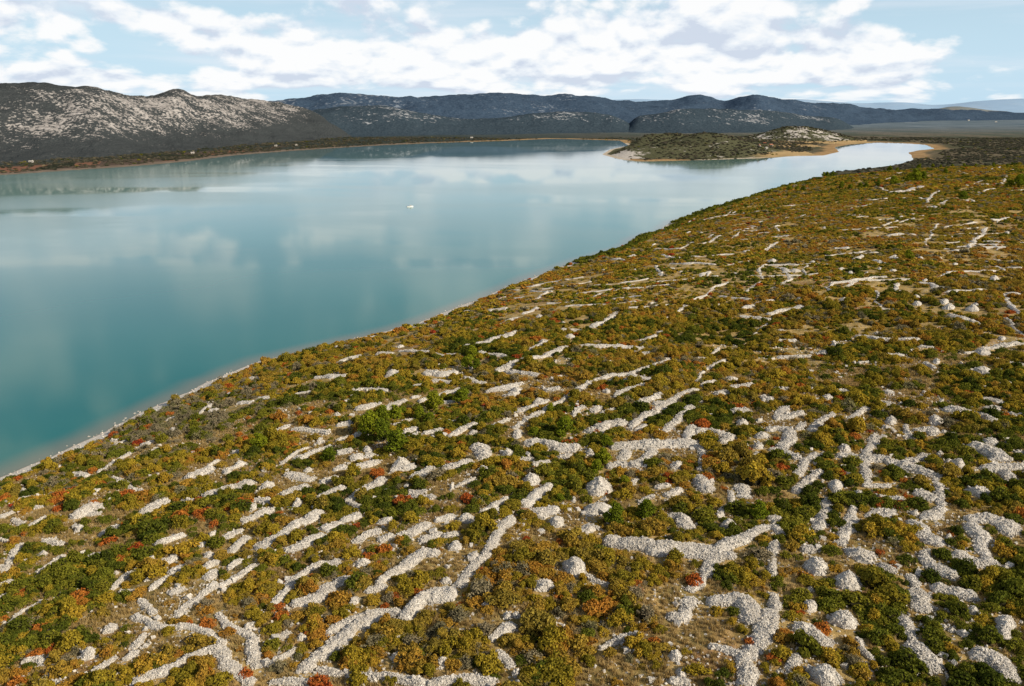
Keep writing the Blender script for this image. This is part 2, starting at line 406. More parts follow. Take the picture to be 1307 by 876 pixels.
    (2.8,[(78.8,141.0),(81.0,138.5)]),
    (1.7,[(61.4,140.2),(58.9,134.5),(55.2,129.5)]),
    (1.6,[(64.6,136.1),(61.6,130.6),(57.6,124.9)]),
    (1.4,[(66.1,132.3),(69.2,133.9),(71.5,133.4)]),
    (1.1,[(70.1,144.8),(75.6,144.8)]),
    (1.1,[(71.0,139.7),(75.4,138.5)]),
    (2.0,[(48.1,134.2),(50.1,132.5)]),
    (2.4,[(97.3,150.2),(100.5,150.1),(105.8,150.9)]),
    (2.0,[(100.0,149.2),(100.1,145.3)]),
    (3.5,[(101.0,161.2),(103.5,158.8),(103.3,153.5)]),
    (3.2,[(107.3,184.8),(111.0,182.7),(113.6,179.7),(113.8,174.3)]),
    (2.1,[(121.0,192.7),(124.2,188.7)]),
    (3.1,[(117.5,183.9),(120.2,185.3)]),
    (1.5,[(121.0,181.0),(122.3,178.5)]),
    (1.7,[(108.8,158.6),(109.8,157.4)]),
    (1.8,[(242.1,519.0),(273.1,558.1)]),
    (4.4,[(225.8,477.4),(238.5,474.7)]),
    (1.8,[(225.5,432.3),(244.2,465.2),(274.9,516.3)]),
    (2.7,[(245.1,466.9),(257.2,457.5)]),
    (2.8,[(242.7,420.9),(258.7,444.1),(276.4,465.5),(293.0,491.6)]),
    (2.6,[(260.6,436.9),(270.2,432.3)]),
    (3.4,[(311.8,517.1),(326.2,526.4)]),
    (1.5,[(307.4,507.3),(319.6,523.8)]),
    (2.0,[(146.8,453.1),(160.8,481.2)]),
    (3.0,[(180.1,444.0),(187.2,438.8)]),
    (3.3,[(168.4,424.5),(179.3,422.9),(194.4,419.6)]),
    (3.1,[(131.7,404.2),(142.3,400.1),(158.7,396.2)]),
    (3.6,[(174.9,404.6),(183.5,413.2)]),
    (4.2,[(182.0,398.2),(181.4,383.7)]),
    (2.3,[(198.5,408.1),(194.8,397.9)]),
    (1.6,[(136.2,337.3),(133.5,326.1)]),
    (2.5,[(136.2,337.3),(142.0,341.5),(150.2,344.9),(160.2,350.1),(167.3,348.4)]),
    (1.6,[(115.8,343.1),(123.5,354.8),(130.5,362.6)]),
    (1.1,[(151.9,328.9),(147.5,316.0),(145.9,309.5),(139.6,296.2)]),
    (2.1,[(141.4,294.3),(145.5,290.4)]),
    (2.9,[(165.0,335.8),(160.7,324.8),(160.6,317.7)]),
    (3.7,[(176.4,336.9),(177.9,329.8),(177.9,319.1)]),
    (3.0,[(188.0,342.3),(196.5,352.7),(205.4,356.1),(215.0,355.9),(221.6,356.5)]),
    (2.2,[(228.1,367.5),(224.9,356.8)]),
    (2.5,[(230.4,366.7),(235.4,364.5)]),
    (2.7,[(189.1,329.5),(194.7,327.7),(200.0,324.1)]),
    (2.9,[(175.8,314.2),(182.6,314.5),(190.7,314.7),(194.1,312.4)]),
    (1.8,[(193.0,307.8),(191.9,301.5),(181.2,283.9),(178.5,275.2),(178.2,268.9)]),
    (4.6,[(197.3,310.6),(197.7,305.3)]),
    (1.2,[(170.0,266.6),(170.3,261.6),(163.3,247.4),(160.1,239.4)]),
    (2.4,[(157.6,235.4),(153.9,236.2),(149.6,234.9),(144.0,233.5)]),
    (1.8,[(137.0,230.5),(140.8,231.1)]),
    (1.8,[(141.9,222.7),(144.0,218.7),(146.3,216.6)]),
    (2.7,[(115.7,257.2),(118.8,254.0),(120.9,250.0)]),
    (3.0,[(120.9,250.0),(125.8,247.1),(130.6,246.5)]),
    (2.2,[(113.9,234.3),(115.6,232.8),(119.3,231.7)]),
    (2.2,[(84.2,241.4),(89.3,241.1),(94.7,240.7)]),
    (2.3,[(90.8,262.0),(96.8,260.1)]),
    (2.4,[(99.1,297.6),(106.5,303.0),(114.9,307.4)]),
    (1.8,[(121.6,223.3),(121.3,217.2)]),
    (1.9,[(128.0,239.9),(131.6,237.3)]),
    (3.0,[(153.7,274.1),(156.1,270.7),(158.0,264.4),(156.6,259.5)]),
    (2.4,[(228.5,383.6),(230.0,380.4)]),
    (1.7,[(235.6,385.3),(239.1,384.8)]),
    (2.8,[(248.2,416.1),(259.7,414.7)]),
    (1.1,[(103.9,227.4),(107.4,227.6)]),
    (1.9,[(126.4,515.3),(138.0,544.1),(144.0,552.5)]),
    (1.5,[(137.5,511.9),(155.4,549.7),(165.0,562.4)]),
    (3.0,[(172.3,583.1),(176.0,576.4)]),
    (1.7,[(144.6,453.0),(152.5,465.6),(160.3,481.2)]),
    (2.2,[(112.0,411.3),(119.6,414.9),(126.1,419.8),(132.0,418.4)]),
    (2.1,[(94.9,386.3),(98.9,396.9)]),
    (2.0,[(96.8,384.2),(100.3,382.7)]),
    (1.7,[(132.0,405.3),(128.6,403.7),(122.9,388.9),(119.1,367.7)]),
    (1.9,[(101.2,338.6),(108.7,349.9),(115.4,360.2)]),
    (2.3,[(90.2,335.4),(93.5,328.8),(100.7,322.4)]),
    (2.2,[(82.6,321.2),(87.9,318.1)]),
    (2.1,[(93.3,309.0),(98.1,313.7)]),
    (2.6,[(100.6,314.1),(107.9,319.4)]),
    (2.4,[(88.9,300.2),(92.3,295.9),(96.4,292.3)]),
    (1.2,[(85.2,271.5),(90.4,279.4),(94.9,285.0)]),
    (1.6,[(92.6,273.3),(96.9,272.4)]),
    (2.2,[(90.0,260.4),(95.9,260.3)]),
    (1.8,[(89.2,352.4),(94.7,356.7),(100.8,361.2)]),
    (1.4,[(78.8,335.2),(86.8,346.0)]),
    (2.2,[(50.0,326.0),(56.3,323.9)]),
    (2.2,[(61.5,325.7),(68.3,326.5)]),
    (3.9,[(130.4,596.7),(134.0,600.0)]),
    (2.0,[(116.9,526.8),(122.8,538.8)]),
    (2.9,[(190.3,696.4),(194.6,699.8)]),
    (3.1,[(204.0,674.2),(211.2,676.2)]),
    (3.5,[(133.9,454.7),(138.4,454.8)]),
    (2.6,[(174.3,517.0),(176.3,504.3)]),
    (2.4,[(181.2,530.4),(185.4,527.4)]),
    (6.7,[(355.1,750.5),(365.6,749.9),(398.6,787.5)]),
    (2.6,[(331.0,639.8),(371.4,714.4),(398.4,750.1)]),
    (5.4,[(343.2,678.6),(346.0,669.5)]),
    (5.0,[(313.4,611.8),(318.4,601.6)]),
    (1.6,[(380.0,672.4),(354.8,623.9)]),
    (2.3,[(368.2,646.8),(364.0,632.3)]),
    (2.6,[(472.0,780.2),(543.0,887.6)]),
    (5.1,[(446.0,784.0),(457.7,781.3)]),
    (4.6,[(462.6,807.0),(475.0,813.6)]),
    (3.7,[(572.4,968.3),(605.3,1008.3)]),
    (4.0,[(423.0,916.9),(435.2,931.8)]),
]
HEAPS = [
    (-94.5,155.2,1.7,2.6,0.9),
    (-60.2,142.5,1.6,1.8,0.8),
    (-60.3,137.6,2.1,1.6,0.7),
    (-57.6,133.4,1.9,2.2,0.9),
    (-65.5,111.0,2.7,2.2,1.2),
    (-65.2,103.7,2.7,2.8,1.4),
    (-74.1,130.8,1.2,1.0,0.5),
    (-66.4,126.6,1.1,1.0,0.6),
    (-26.4,124.2,3.0,2.3,1.2),
    (-25.2,140.8,3.5,2.3,0.8),
    (-8.6,138.2,3.4,2.8,1.4),
    (-10.1,127.8,2.5,2.9,1.2),
    (-32.3,104.0,1.5,1.3,0.8),
    (-9.9,95.3,2.1,2.4,1.0),
    (-0.8,105.3,1.5,1.5,0.8),
    (-6.7,123.3,2.4,2.1,1.2),
    (-11.0,116.2,2.0,1.5,0.8),
    (-25.6,112.0,1.9,1.5,0.9),
    (10.3,118.2,4.1,5.0,2.1),
    (5.0,113.0,4.0,3.0,1.4),
    (14.9,132.2,4.1,2.5,0.9),
    (8.7,135.5,3.0,3.7,1.5),
    (5.8,139.2,3.8,2.3,0.8),
    (23.1,94.4,2.2,2.1,1.1),
    (22.8,90.7,1.9,2.3,0.9),
    (0.5,92.5,1.4,1.7,0.7),
    (0.7,90.5,1.6,1.2,0.6),
    (39.6,131.1,2.5,2.8,1.3),
    (0.5,105.6,1.5,1.3,0.8),
    (50.0,115.5,3.6,4.9,1.8),
    (53.3,110.8,3.7,4.3,1.8),
    (58.7,118.6,5.6,4.1,1.3),
    (45.1,104.6,2.5,3.2,1.3),
    (49.2,100.8,3.9,3.8,1.9),
    (41.6,88.3,3.9,3.1,1.9),
    (70.6,98.0,3.1,6.8,1.5),
    (68.5,102.4,1.8,1.8,0.9),
    (64.2,96.9,1.7,1.3,0.7),
    (63.1,98.0,0.8,0.9,0.4),
    (62.5,98.7,0.9,0.8,0.4),
    (77.2,131.0,4.3,2.6,1.0),
    (76.3,123.7,1.0,2.3,0.5),
    (47.3,109.4,1.3,1.3,0.6),
    (-125.9,185.8,2.1,3.8,0.8),
    (-102.1,222.2,2.1,3.5,0.8),
    (-94.8,155.6,1.7,2.6,0.9),
    (-56.2,154.7,2.1,3.6,1.1),
    (-49.9,211.2,2.0,2.9,0.7),
    (-25.9,170.5,4.6,4.4,2.3),
    (-6.3,162.2,2.6,2.3,1.3),
    (-48.7,173.6,2.0,1.7,0.9),
    (-56.1,166.1,3.7,3.1,1.5),
    (-45.8,153.6,2.6,2.9,1.3),
    (-13.8,197.6,2.2,2.7,0.8),
    (-9.7,186.6,2.1,2.7,0.7),
    (-8.2,199.2,1.4,1.9,0.5),
    (-0.7,170.4,2.7,3.2,1.4),
    (-35.8,182.0,2.0,3.1,1.0),
    (-42.6,290.6,3.7,3.3,1.2),
    (-38.6,245.6,5.1,5.5,1.8),
    (51.1,443.5,3.3,3.5,1.2),
    (50.7,429.7,3.0,3.6,1.1),
    (66.8,426.8,2.1,3.7,0.8),
    (84.9,416.1,4.7,4.9,1.6),
    (86.6,401.8,2.5,3.8,0.9),
    (10.6,352.1,4.0,7.4,1.4),
    (11.6,324.2,3.7,3.4,1.1),
    (21.3,280.2,3.6,3.2,1.2),
    (20.2,303.1,1.9,2.8,0.7),
    (11.3,272.5,4.2,3.8,1.4),
    (26.4,210.0,2.5,3.0,0.9),
    (-0.2,214.3,4.5,3.6,1.2),
    (50.2,200.2,2.2,3.6,0.8),
    (1.5,182.0,2.4,5.0,1.2),
    (1.3,217.4,3.4,6.6,1.2),
    (63.4,218.2,4.1,2.6,0.9),
    (56.3,181.2,3.0,2.8,1.4),
    (50.6,200.5,2.2,2.7,0.8),
    (35.8,158.9,3.3,2.8,1.3),
    (18.4,149.9,5.5,6.3,2.7),
    (17.0,140.0,5.9,4.5,1.7),
    (3.9,154.6,3.4,4.5,1.7),
    (12.6,145.7,1.2,2.6,0.6),
    (55.8,165.6,2.3,2.7,1.1),
    (18.1,168.5,2.3,2.7,1.1),
    (100.3,200.2,3.7,2.9,0.8),
    (83.2,197.6,2.7,3.0,1.0),
    (68.2,198.4,2.2,3.9,0.8),
    (91.8,179.3,2.5,5.4,1.2),
    (101.3,177.6,3.4,5.7,1.7),
    (65.1,144.8,2.8,5.4,1.4),
    (68.0,141.5,2.0,1.7,0.9),
    (90.6,139.7,3.9,3.3,1.6),
    (93.2,152.3,2.5,3.8,1.3),
    (132.5,201.2,2.7,4.9,1.0),
    (105.8,162.8,3.6,3.0,1.2),
    (100.5,152.9,1.7,2.4,0.9),
    (99.9,170.6,1.2,1.7,0.6),
    (101.0,169.1,1.2,1.7,0.6),
    (92.5,158.0,1.3,1.8,0.6),
    (91.9,153.7,1.2,2.2,0.6),
    (74.8,132.7,1.5,1.4,0.7),
    (73.5,162.1,2.6,3.3,1.3),
    (278.0,431.0,2.8,6.1,1.0),
    (292.3,469.2,3.7,8.1,1.3),
    (219.3,476.0,3.1,6.7,1.1),
    (136.8,414.1,6.4,7.1,2.2),
    (154.4,403.5,3.2,7.1,1.2),
    (137.8,381.3,8.4,7.1,1.8),
    (157.6,375.4,4.9,5.1,1.5),
    (156.6,362.5,3.8,8.4,1.4),
    (173.7,370.6,3.0,6.5,1.1),
    (163.9,361.8,2.2,4.8,0.8),
    (155.9,297.5,4.7,6.3,1.7),
    (161.2,309.9,4.1,5.5,1.5),
    (209.9,340.1,5.3,11.6,1.9),
    (165.4,296.6,4.7,10.2,1.7),
    (162.2,286.8,4.1,6.6,1.5),
    (167.6,281.7,5.1,6.4,1.9),
    (173.4,289.0,2.6,5.8,0.9),
    (142.1,230.1,4.3,5.4,1.5),
    (179.1,338.9,3.6,5.0,1.3),
    (241.0,379.0,3.4,7.5,1.2),
    (133.3,310.2,4.9,7.9,1.8),
    (117.7,318.0,2.6,5.7,0.9),
    (106.0,316.1,3.4,4.6,1.2),
    (99.9,243.0,2.6,3.9,0.9),
    (105.9,250.4,2.7,5.6,1.0),
    (124.6,222.5,2.4,4.9,0.9),
    (132.5,212.6,5.1,4.6,1.6),
    (155.3,242.3,2.2,4.9,0.8),
    (206.9,398.6,3.6,7.9,1.3),
    (216.1,397.2,2.2,4.8,0.8),
    (176.9,363.6,4.7,4.5,1.1),
    (212.7,377.2,3.0,6.6,1.1),
    (110.4,386.8,2.9,6.4,1.0),
    (138.5,581.6,4.6,5.6,1.6),
    (248.8,590.1,3.8,8.3,1.4),
    (210.0,534.7,3.4,7.5,1.2),
    (226.7,562.7,2.2,4.9,0.8),
    (307.0,844.0,3.3,7.2,1.2),
]
PINES = [
    (-37.5,194.7,3.11),
    (-32.8,187.9,2.75),
    (-28.2,180.4,3.14),
    (-35.0,202.1,2.41),
    (-32.2,203.3,2.15),
    (-30.5,206.6,1.36),
    (-21.9,208.2,2.74),
    (-25.0,201.5,1.86),
    (-21.7,197.3,1.57),
    (-14.2,212.6,2.51),
    (-44.6,178.3,2.16),
    (-66.8,194.6,2.34),
    (-13.7,259.0,2.01),
    (-14.3,245.6,2.23),
    (-11.3,242.6,1.89),
    (10.3,198.4,1.31),
    (13.1,181.2,2.41),
    (5.4,181.0,1.44),
    (22.1,171.9,1.61),
    (20.5,163.2,1.75),
    (18.5,158.3,1.5),
    (23.6,152.2,1.16),
    (19.4,134.0,2.03),
    (25.4,135.8,1.79),
    (46.1,134.0,1.66),
    (9.6,144.8,0.99),
    (199.1,395.6,2.56),
    (432.2,868.2,6.73),
    (360.4,644.0,4.08),
    (462.9,737.3,6.09),
    (384.7,815.3,4.75),
    (432.4,881.5,4.27),
    (446.4,880.1,4.69),
    (459.0,745.8,4.35),
    (506.4,948.4,3.21),
    (348.2,853.3,3.32),
    (347.9,830.3,2.82),
    (359.1,833.2,2.83),
    (357.8,816.3,2.78),
    (369.5,816.3,3.17),
    (315.7,874.4,2.98),
    (315.9,918.3,3.13),
    (325.5,920.5,2.68),
    (609.6,1312.1,4.43),
    (612.4,1291.0,3.12),
    (661.1,1320.5,4.46),
    (711.2,1375.5,3.32),
    (707.9,1343.6,3.24),
    (732.0,1352.3,3.26),
    (753.3,1355.7,3.27),
    (777.1,1363.2,2.96),
    (602.8,1018.8,2.21),
    (613.1,1007.3,2.19),
    (462.0,1189.9,4.03),
    (482.4,1220.2,3.54),
    (466.4,1212.6,3.52),
]
REDS = [
    (-77.3,123.7,1.75),
    (-76.0,119.4,1.36),
    (-83.5,145.9,1.62),
    (-71.2,105.6,0.92),
    (-48.5,109.3,1.41),
    (-44.8,97.4,1.0),
    (-38.1,96.2,1.13),
    (-73.9,139.7,1.55),
    (-74.2,105.8,1.38),
    (-76.0,124.7,0.88),
    (-77.8,131.1,0.92),
    (-72.7,98.3,1.3),
    (-90.4,128.1,1.09),
    (-26.6,92.7,1.64),
    (-15.4,113.5,1.13),
    (-20.1,110.1,0.69),
    (-25.7,127.1,1.24),
    (-30.2,139.5,0.96),
    (-31.1,104.9,0.76),
    (-37.1,109.3,1.09),
    (30.0,113.4,1.6),
    (20.1,110.7,0.94),
    (5.8,97.0,0.7),
    (33.9,96.7,0.84),
    (20.2,98.1,0.99),
    (27.8,121.2,0.51),
    (45.1,98.6,1.42),
    (62.1,119.0,0.83),
    (63.0,115.8,0.81),
    (35.8,92.8,0.95),
    (-111.9,176.8,2.17),
    (-70.9,163.2,1.11),
    (-105.2,167.6,1.61),
    (-108.0,213.4,1.42),
    (-111.6,193.1,1.56),
    (-91.4,171.6,1.87),
    (-66.0,154.0,2.11),
    (-70.9,153.4,2.11),
    (-97.8,167.5,1.37),
    (-58.7,218.7,1.15),
    (-50.2,219.4,1.15),
    (-31.1,165.6,1.79),
    (-9.2,146.6,1.8),
    (-23.3,148.4,2.03),
    (-52.7,213.8,1.41),
    (-7.3,205.7,1.89),
    (47.1,181.2,2.16),
    (41.1,152.4,1.24),
    (20.9,182.3,1.21),
    (36.9,194.0,1.28),
    (16.9,164.8,0.89),
    (32.8,153.3,1.24),
    (18.8,148.1,0.73),
    (17.2,200.1,0.79),
    (83.3,152.8,1.03),
]
HOUSES = [
    (-693.5, 1774.7, 1.0, 0.3, 'white house low on the left far shore, by the waterline'),
    (-862.7, 1461.8, 1.0, 0.2, 'pale house at the foot of the tall left hill'),
    (-600.5, 2082.4, 0.9, 0.1, 'small pale house on the tan far shore behind the water meadow'),
    (-562.5, 2135.2, 0.8, 0.5, 'small pale house on the far shore, just past its twin'),
    (657.7, 2080.7, 1.3, 0.2, 'largest red roofed house beside the golden spit'),
    (657.4, 2132.9, 1.0, -0.5, 'red roofed house just above the largest one'),
    (558.0, 1848.8, 1.0, 0.9, 'red roofed house at the headland edge of the hamlet'),
    (567.8, 1827.7, 0.9, 0.4, 'lowest house of the hamlet, close to the water'),
    (3341.7, 6050.4, 2.2, 0.2, 'long white building far out on the dark plain'),
    (3178.2, 5425.5, 1.8, 0.0, 'isolated white building on the plain near the lone brown hill'),
    (-129.0, 2625.0, 1.2, 0.2, 'pale speck of a house on the middle far shore'),
]
BOAT = (-106.4, 837.5)
# hill crests: (x, y, height, where the foot starts as a share of the way from the lake end)
RIDGES = {
    'left': [(-1451,1900,132.6,0.658),(-1304,1950,143.9,0.682),(-1224,2000,150.4,0.7),(-1168,2050,155.3,0.698),(-1088,2100,157.6,0.705),(-1055,2150,152.2,0.707),(-1043,2250,138.6,0.711),(-1023,2350,136.1,0.715),(-1007,2450,153.0,0.714),(-988,2500,154.0,0.72),(-966,2550,141.4,0.725),(-936,2600,144.6,0.731),(-914,2750,134.8,0.727),(-857,2900,115.8,0.741),(-775,3000,94.7,0.767),(-635,3000,59.2,0.833),(-523,3000,26.3,0.883)],
    'middle': [(-1341,3700,83.4,0.676),(-1232,3800,93.3,0.684),(-1163,4000,121.9,0.675),(-1030,4000,125.5,0.688),(-920,4100,148.2,0.683),(-823,4200,162.6,0.69),(-685,4200,149.4,0.702),(-540,4300,158.3,0.698),(-387,4400,155.7,0.682),(-221,4400,161.6,0.693),(-15,4500,152.9,0.689),(206,4700,146.8,0.67),(436,4800,150.0,0.667),(690,5000,136.3,0.66),(963,5200,123.7,0.654),(1176,5400,161.1,0.648),(1278,5400,149.0,0.657),(1381,5400,129.5,0.667),(1478,5300,162.4,0.689),(1566,5300,179.0,0.698),(1677,5300,162.4,0.717),(1811,5400,153.8,0.722),(2066,5600,130.6,0.714),(2333,5800,116.0,0.724),(2586,6000,89.4,0.75),(3048,6500,79.7,0.8),(3681,7000,71.8,0.829),(4451,7400,66.8,0.838),(5360,7600,72.8,0.842),(6079,7600,65.9,0.855)],
    'foothill': [(-922,3100,46.6,0.79),(-843,3200,71.1,0.781),(-759,3300,91.2,0.773),(-659,3350,101.7,0.791),(-533,3350,97.1,0.806),(-423,3350,85.0,0.821),(-301,3400,63.1,0.824),(-142,3450,50.0,0.826),(22,3500,65.2,0.829),(173,3550,80.8,0.831),(307,3550,77.6,0.839),(452,3500,58.8,0.857),(602,3400,35.2,0.882)],
    'front': [(453,3500,46.1,0.871),(650,3500,81.1,0.871),(759,3550,93.7,0.859),(854,3600,100.2,0.847),(940,3600,96.9,0.856),(1141,3700,86.8,0.838),(1427,3900,61.2,0.846),(1693,4000,42.0,0.9)],
    'lone': [(4224,9000,51.4,0.911),(4560,9000,80.0,0.9),(4768,9000,108.5,0.889),(4939,9000,100.4,0.889),(5199,9000,67.8,0.9),(5501,9000,47.4,0.922)],
    'far': [(-7614,20000,118.9,0.75),(-6096,20000,209.3,0.75),(-5150,20000,263.3,0.75),(-4013,20000,371.2,0.75),(-3265,20000,299.3,0.75),(-1761,20000,227.3,0.75),(876,20000,236.3,0.75),(2758,20000,281.3,0.75),(3700,20000,263.3,0.75),(5208,20000,245.3,0.75),(6710,20000,290.3,0.75),(7656,20000,245.3,0.75),(8415,20000,200.2,0.75),(9353,20000,227.3,0.75),(10304,20000,173.2,0.75),(11234,20000,245.3,0.75),(12300,20000,290.3,0.75),(14044,20000,317.3,0.75),(15939,20000,263.3,0.75)],
}

# ------------------------------------------------------------------ scene
import bpy
scene = bpy.context.scene
COL = scene.collection
RS = np.random.RandomState(20)

def proj(x, y, z):
    """where a point shows in the photograph (pixels of the 1307 x 876 picture); used to word labels and to rank sizes"""
    dz = z - EYE
    dep = y * math.cos(PITCH) - dz * math.sin(PITCH)
    up = y * math.sin(PITCH) + dz * math.cos(PITCH)
    return 653.5 + 1016 * x / dep, 438 - 1016 * up / dep, dep

# ---- mesh helpers
def mesh_from(name, V, faces, mats=(), midx=None, smooth=False):
    """V (n,3); faces: int array (m,k) or list of such arrays"""
    me = bpy.data.meshes.new(name)
    V = np.asarray(V, np.float32)
    if not isinstance(faces, list): faces = [faces]
    faces = [np.asarray(f, np.int32) for f in faces if len(f)]
    loops = np.concatenate([f.ravel() for f in faces])
    tot = np.concatenate([np.full(len(f), f.shape[1], np.int32) for f in faces])
    start = np.concatenate([[0], np.cumsum(tot)[:-1]]).astype(np.int32)
    me.vertices.add(len(V)); me.vertices.foreach_set('co', V.ravel())
    me.loops.add(len(loops)); me.loops.foreach_set('vertex_index', loops)
    me.polygons.add(len(tot)); me.polygons.foreach_set('loop_start', start); me.polygons.foreach_set('loop_total', tot)
    for m in mats: me.materials.append(m)
    if midx is not None: me.polygons.foreach_set('material_index', np.asarray(midx, np.int32))
    me.polygons.foreach_set('use_smooth', np.full(len(tot), bool(smooth)))
    me.update(calc_edges=True)
    me.validate()
    return me

def add_attr(me, name, vals):
    a = me.attributes.new(name, 'FLOAT', 'POINT'); a.data.foreach_set('value', np.asarray(vals, np.float32))

def link(name, me, parent=None, loc=(0, 0, 0)):
    o = bpy.data.objects.new(name, me); COL.objects.link(o); o.location = loc
    if parent is not None: o.parent = parent
    return o

def tag(o, label=None, cat=None, group=None, kind=None):
    if label: o['label'] = label
    if cat: o['category'] = cat
    if group: o['group'] = group
    if kind: o['kind'] = kind
    return o

# ---- material helpers
def new_mat(name):
    m = bpy.data.materials.new(name); m.use_nodes = True
    nt = m.node_tree; nt.nodes.clear()
    return m, nt
class N:
    """small wrapper that makes node trees short to write"""
    def __init__(s, nt): s.nt = nt
    def n(s, t, **kw):
        x = s.nt.nodes.new(t)
        for k, v in kw.items(): setattr(x, k, v)
        return x
    def l(s, a, b): s.nt.links.new(a, b)
    def put(s, node, key, v):
        i = node.inputs[key]
        if hasattr(v, 'is_output') or isinstance(v, bpy.types.NodeSocket): s.l(v, i)
        else: i.default_value = v
    def math(s, op, a, b=0.0, c=None, clamp=False):
        x = s.n('ShaderNodeMath', operation=op, use_clamp=clamp); s.put(x, 0, a); s.put(x, 1, b)
        if c is not None: s.put(x, 2, c)
        return x.outputs[0]
    def noise(s, vec, scale, detail=4, rough=0.55, out='Fac', dist=0.0):
        x = s.n('ShaderNodeTexNoise'); s.put(x, 'Vector', vec); s.put(x, 'Scale', scale); s.put(x, 'Detail', detail); s.put(x, 'Roughness', rough); s.put(x, 'Distortion', dist)
        return x.outputs[out]
    def ramp(s, fac, stops, interp='LINEAR'):
        x = s.n('ShaderNodeValToRGB'); x.color_ramp.interpolation = interp
        e = x.color_ramp.elements
        while len(e) < len(stops): e.new(0.5)
        for k, (p, c) in enumerate(stops):
            e[k].position = p; e[k].color = (*c, 1) if len(c) == 3 else c
        s.put(x, 'Fac', fac); return x.outputs['Color']
    def mix(s, fac, a, b):
        x = s.n('ShaderNodeMix', data_type='RGBA'); s.put(x, 0, fac)
        for k, v in ((6, a), (7, b)):
            s.put(x, k, (*v, 1) if isinstance(v, tuple) and len(v) == 3 else v)
        return x.outputs[2]
    def span(s, v, a, b, lo=0.0, hi=1.0, smooth=True):
        x = s.n('ShaderNodeMapRange', interpolation_type='SMOOTHSTEP' if smooth else 'LINEAR', clamp=True)
        s.put(x, 0, v); s.put(x, 1, a); s.put(x, 2, b); s.put(x, 3, lo); s.put(x, 4, hi); return x.outputs[0]
    def scale(s, vec, sx, sy, sz):
        x = s.n('ShaderNodeVectorMath', operation='MULTIPLY'); s.put(x, 0, vec); s.put(x, 1, (sx, sy, sz)); return x.outputs[0]
    def pos(s): return s.n('ShaderNodeNewGeometry').outputs['Position']
    def attr(s, name): return s.n('ShaderNodeAttribute', attribute_name=name).outputs['Fac']
    def bump(s, h, strength=0.5, dist=0.1):
        x = s.n('ShaderNodeBump'); s.put(x, 'Height', h); s.put(x, 'Strength', strength); s.put(x, 'Distance', dist); return x.outputs[0]
    def diffuse(s, col, rough=1.0, normal=None, spec=0.1):
        x = s.n('ShaderNodeBsdfPrincipled'); s.put(x, 'Base Color', (*col, 1) if isinstance(col, tuple) else col); s.put(x, 'Roughness', rough); s.put(x, 'Specular IOR Level', spec)
        if normal is not None: s.l(normal, x.inputs['Normal'])
        return x.outputs[0]
    def out(s, sh):
        x = s.n('ShaderNodeOutputMaterial'); s.l(sh, x.inputs['Surface'])

def mat_plain(name, col, rough=0.8, var=0.12, scale=3.0):
    m, nt = new_mat(name); g = N(nt)
    f = g.noise(g.n('ShaderNodeTexCoord').outputs['Object'], scale, 4)
    a = tuple(c * (1 - var) for c in col); b = tuple(min(c * (1 + var), 1) for c in col)
    g.out(g.diffuse(g.ramp(f, [(0.3, a), (0.7, b)]), rough)); return m

# limestone of walls and clearance heaps
def mat_limestone():
    m, nt = new_mat('limestone'); g = N(nt); p = g.pos()
    v = g.n('ShaderNodeTexVoronoi', feature='F1'); g.put(v, 'Vector', p); g.put(v, 'Scale', 5.6)
    cell = g.n('ShaderNodeSeparateColor'); g.l(v.outputs['Color'], cell.inputs[0])
    big = g.noise(p, 0.055, 4, 0.6)
    fine = g.noise(p, 1.1, 5, 0.7)
    base = g.ramp(cell.outputs[0], [(0.0, (0.42, 0.39, 0.35)), (0.35, (0.63, 0.59, 0.53)), (0.75, (0.77, 0.725, 0.655)), (1.0, (0.84, 0.80, 0.735))])
    lich = g.ramp(fine, [(0.35, (0.426, 0.391, 0.345)), (0.75, (0.694, 0.627, 0.525))])
    col = g.mix(g.math('MULTIPLY', g.span(g.math('ADD', g.math('MULTIPLY', fine, 0.6), g.math('MULTIPLY', big, 0.4)), 0.44, 0.64), 0.7), base, lich)
    h = g.math('SUBTRACT', 1.0, v.outputs['Distance'])
    gap_shade = g.span(v.outputs['Distance'], 0.42, 0.75, 1.0, 0.8)  # shade in the crevices painted into the stone colour
    gm = g.n('ShaderNodeVectorMath', operation='SCALE'); g.l(col, gm.inputs[0]); g.l(gap_shade, gm.inputs['Scale']); col = gm.outputs[0]
    nb = g.bump(h, 0.9, 0.14)
    g.out(g.diffuse(col, 0.95, nb, 0.15)); return m

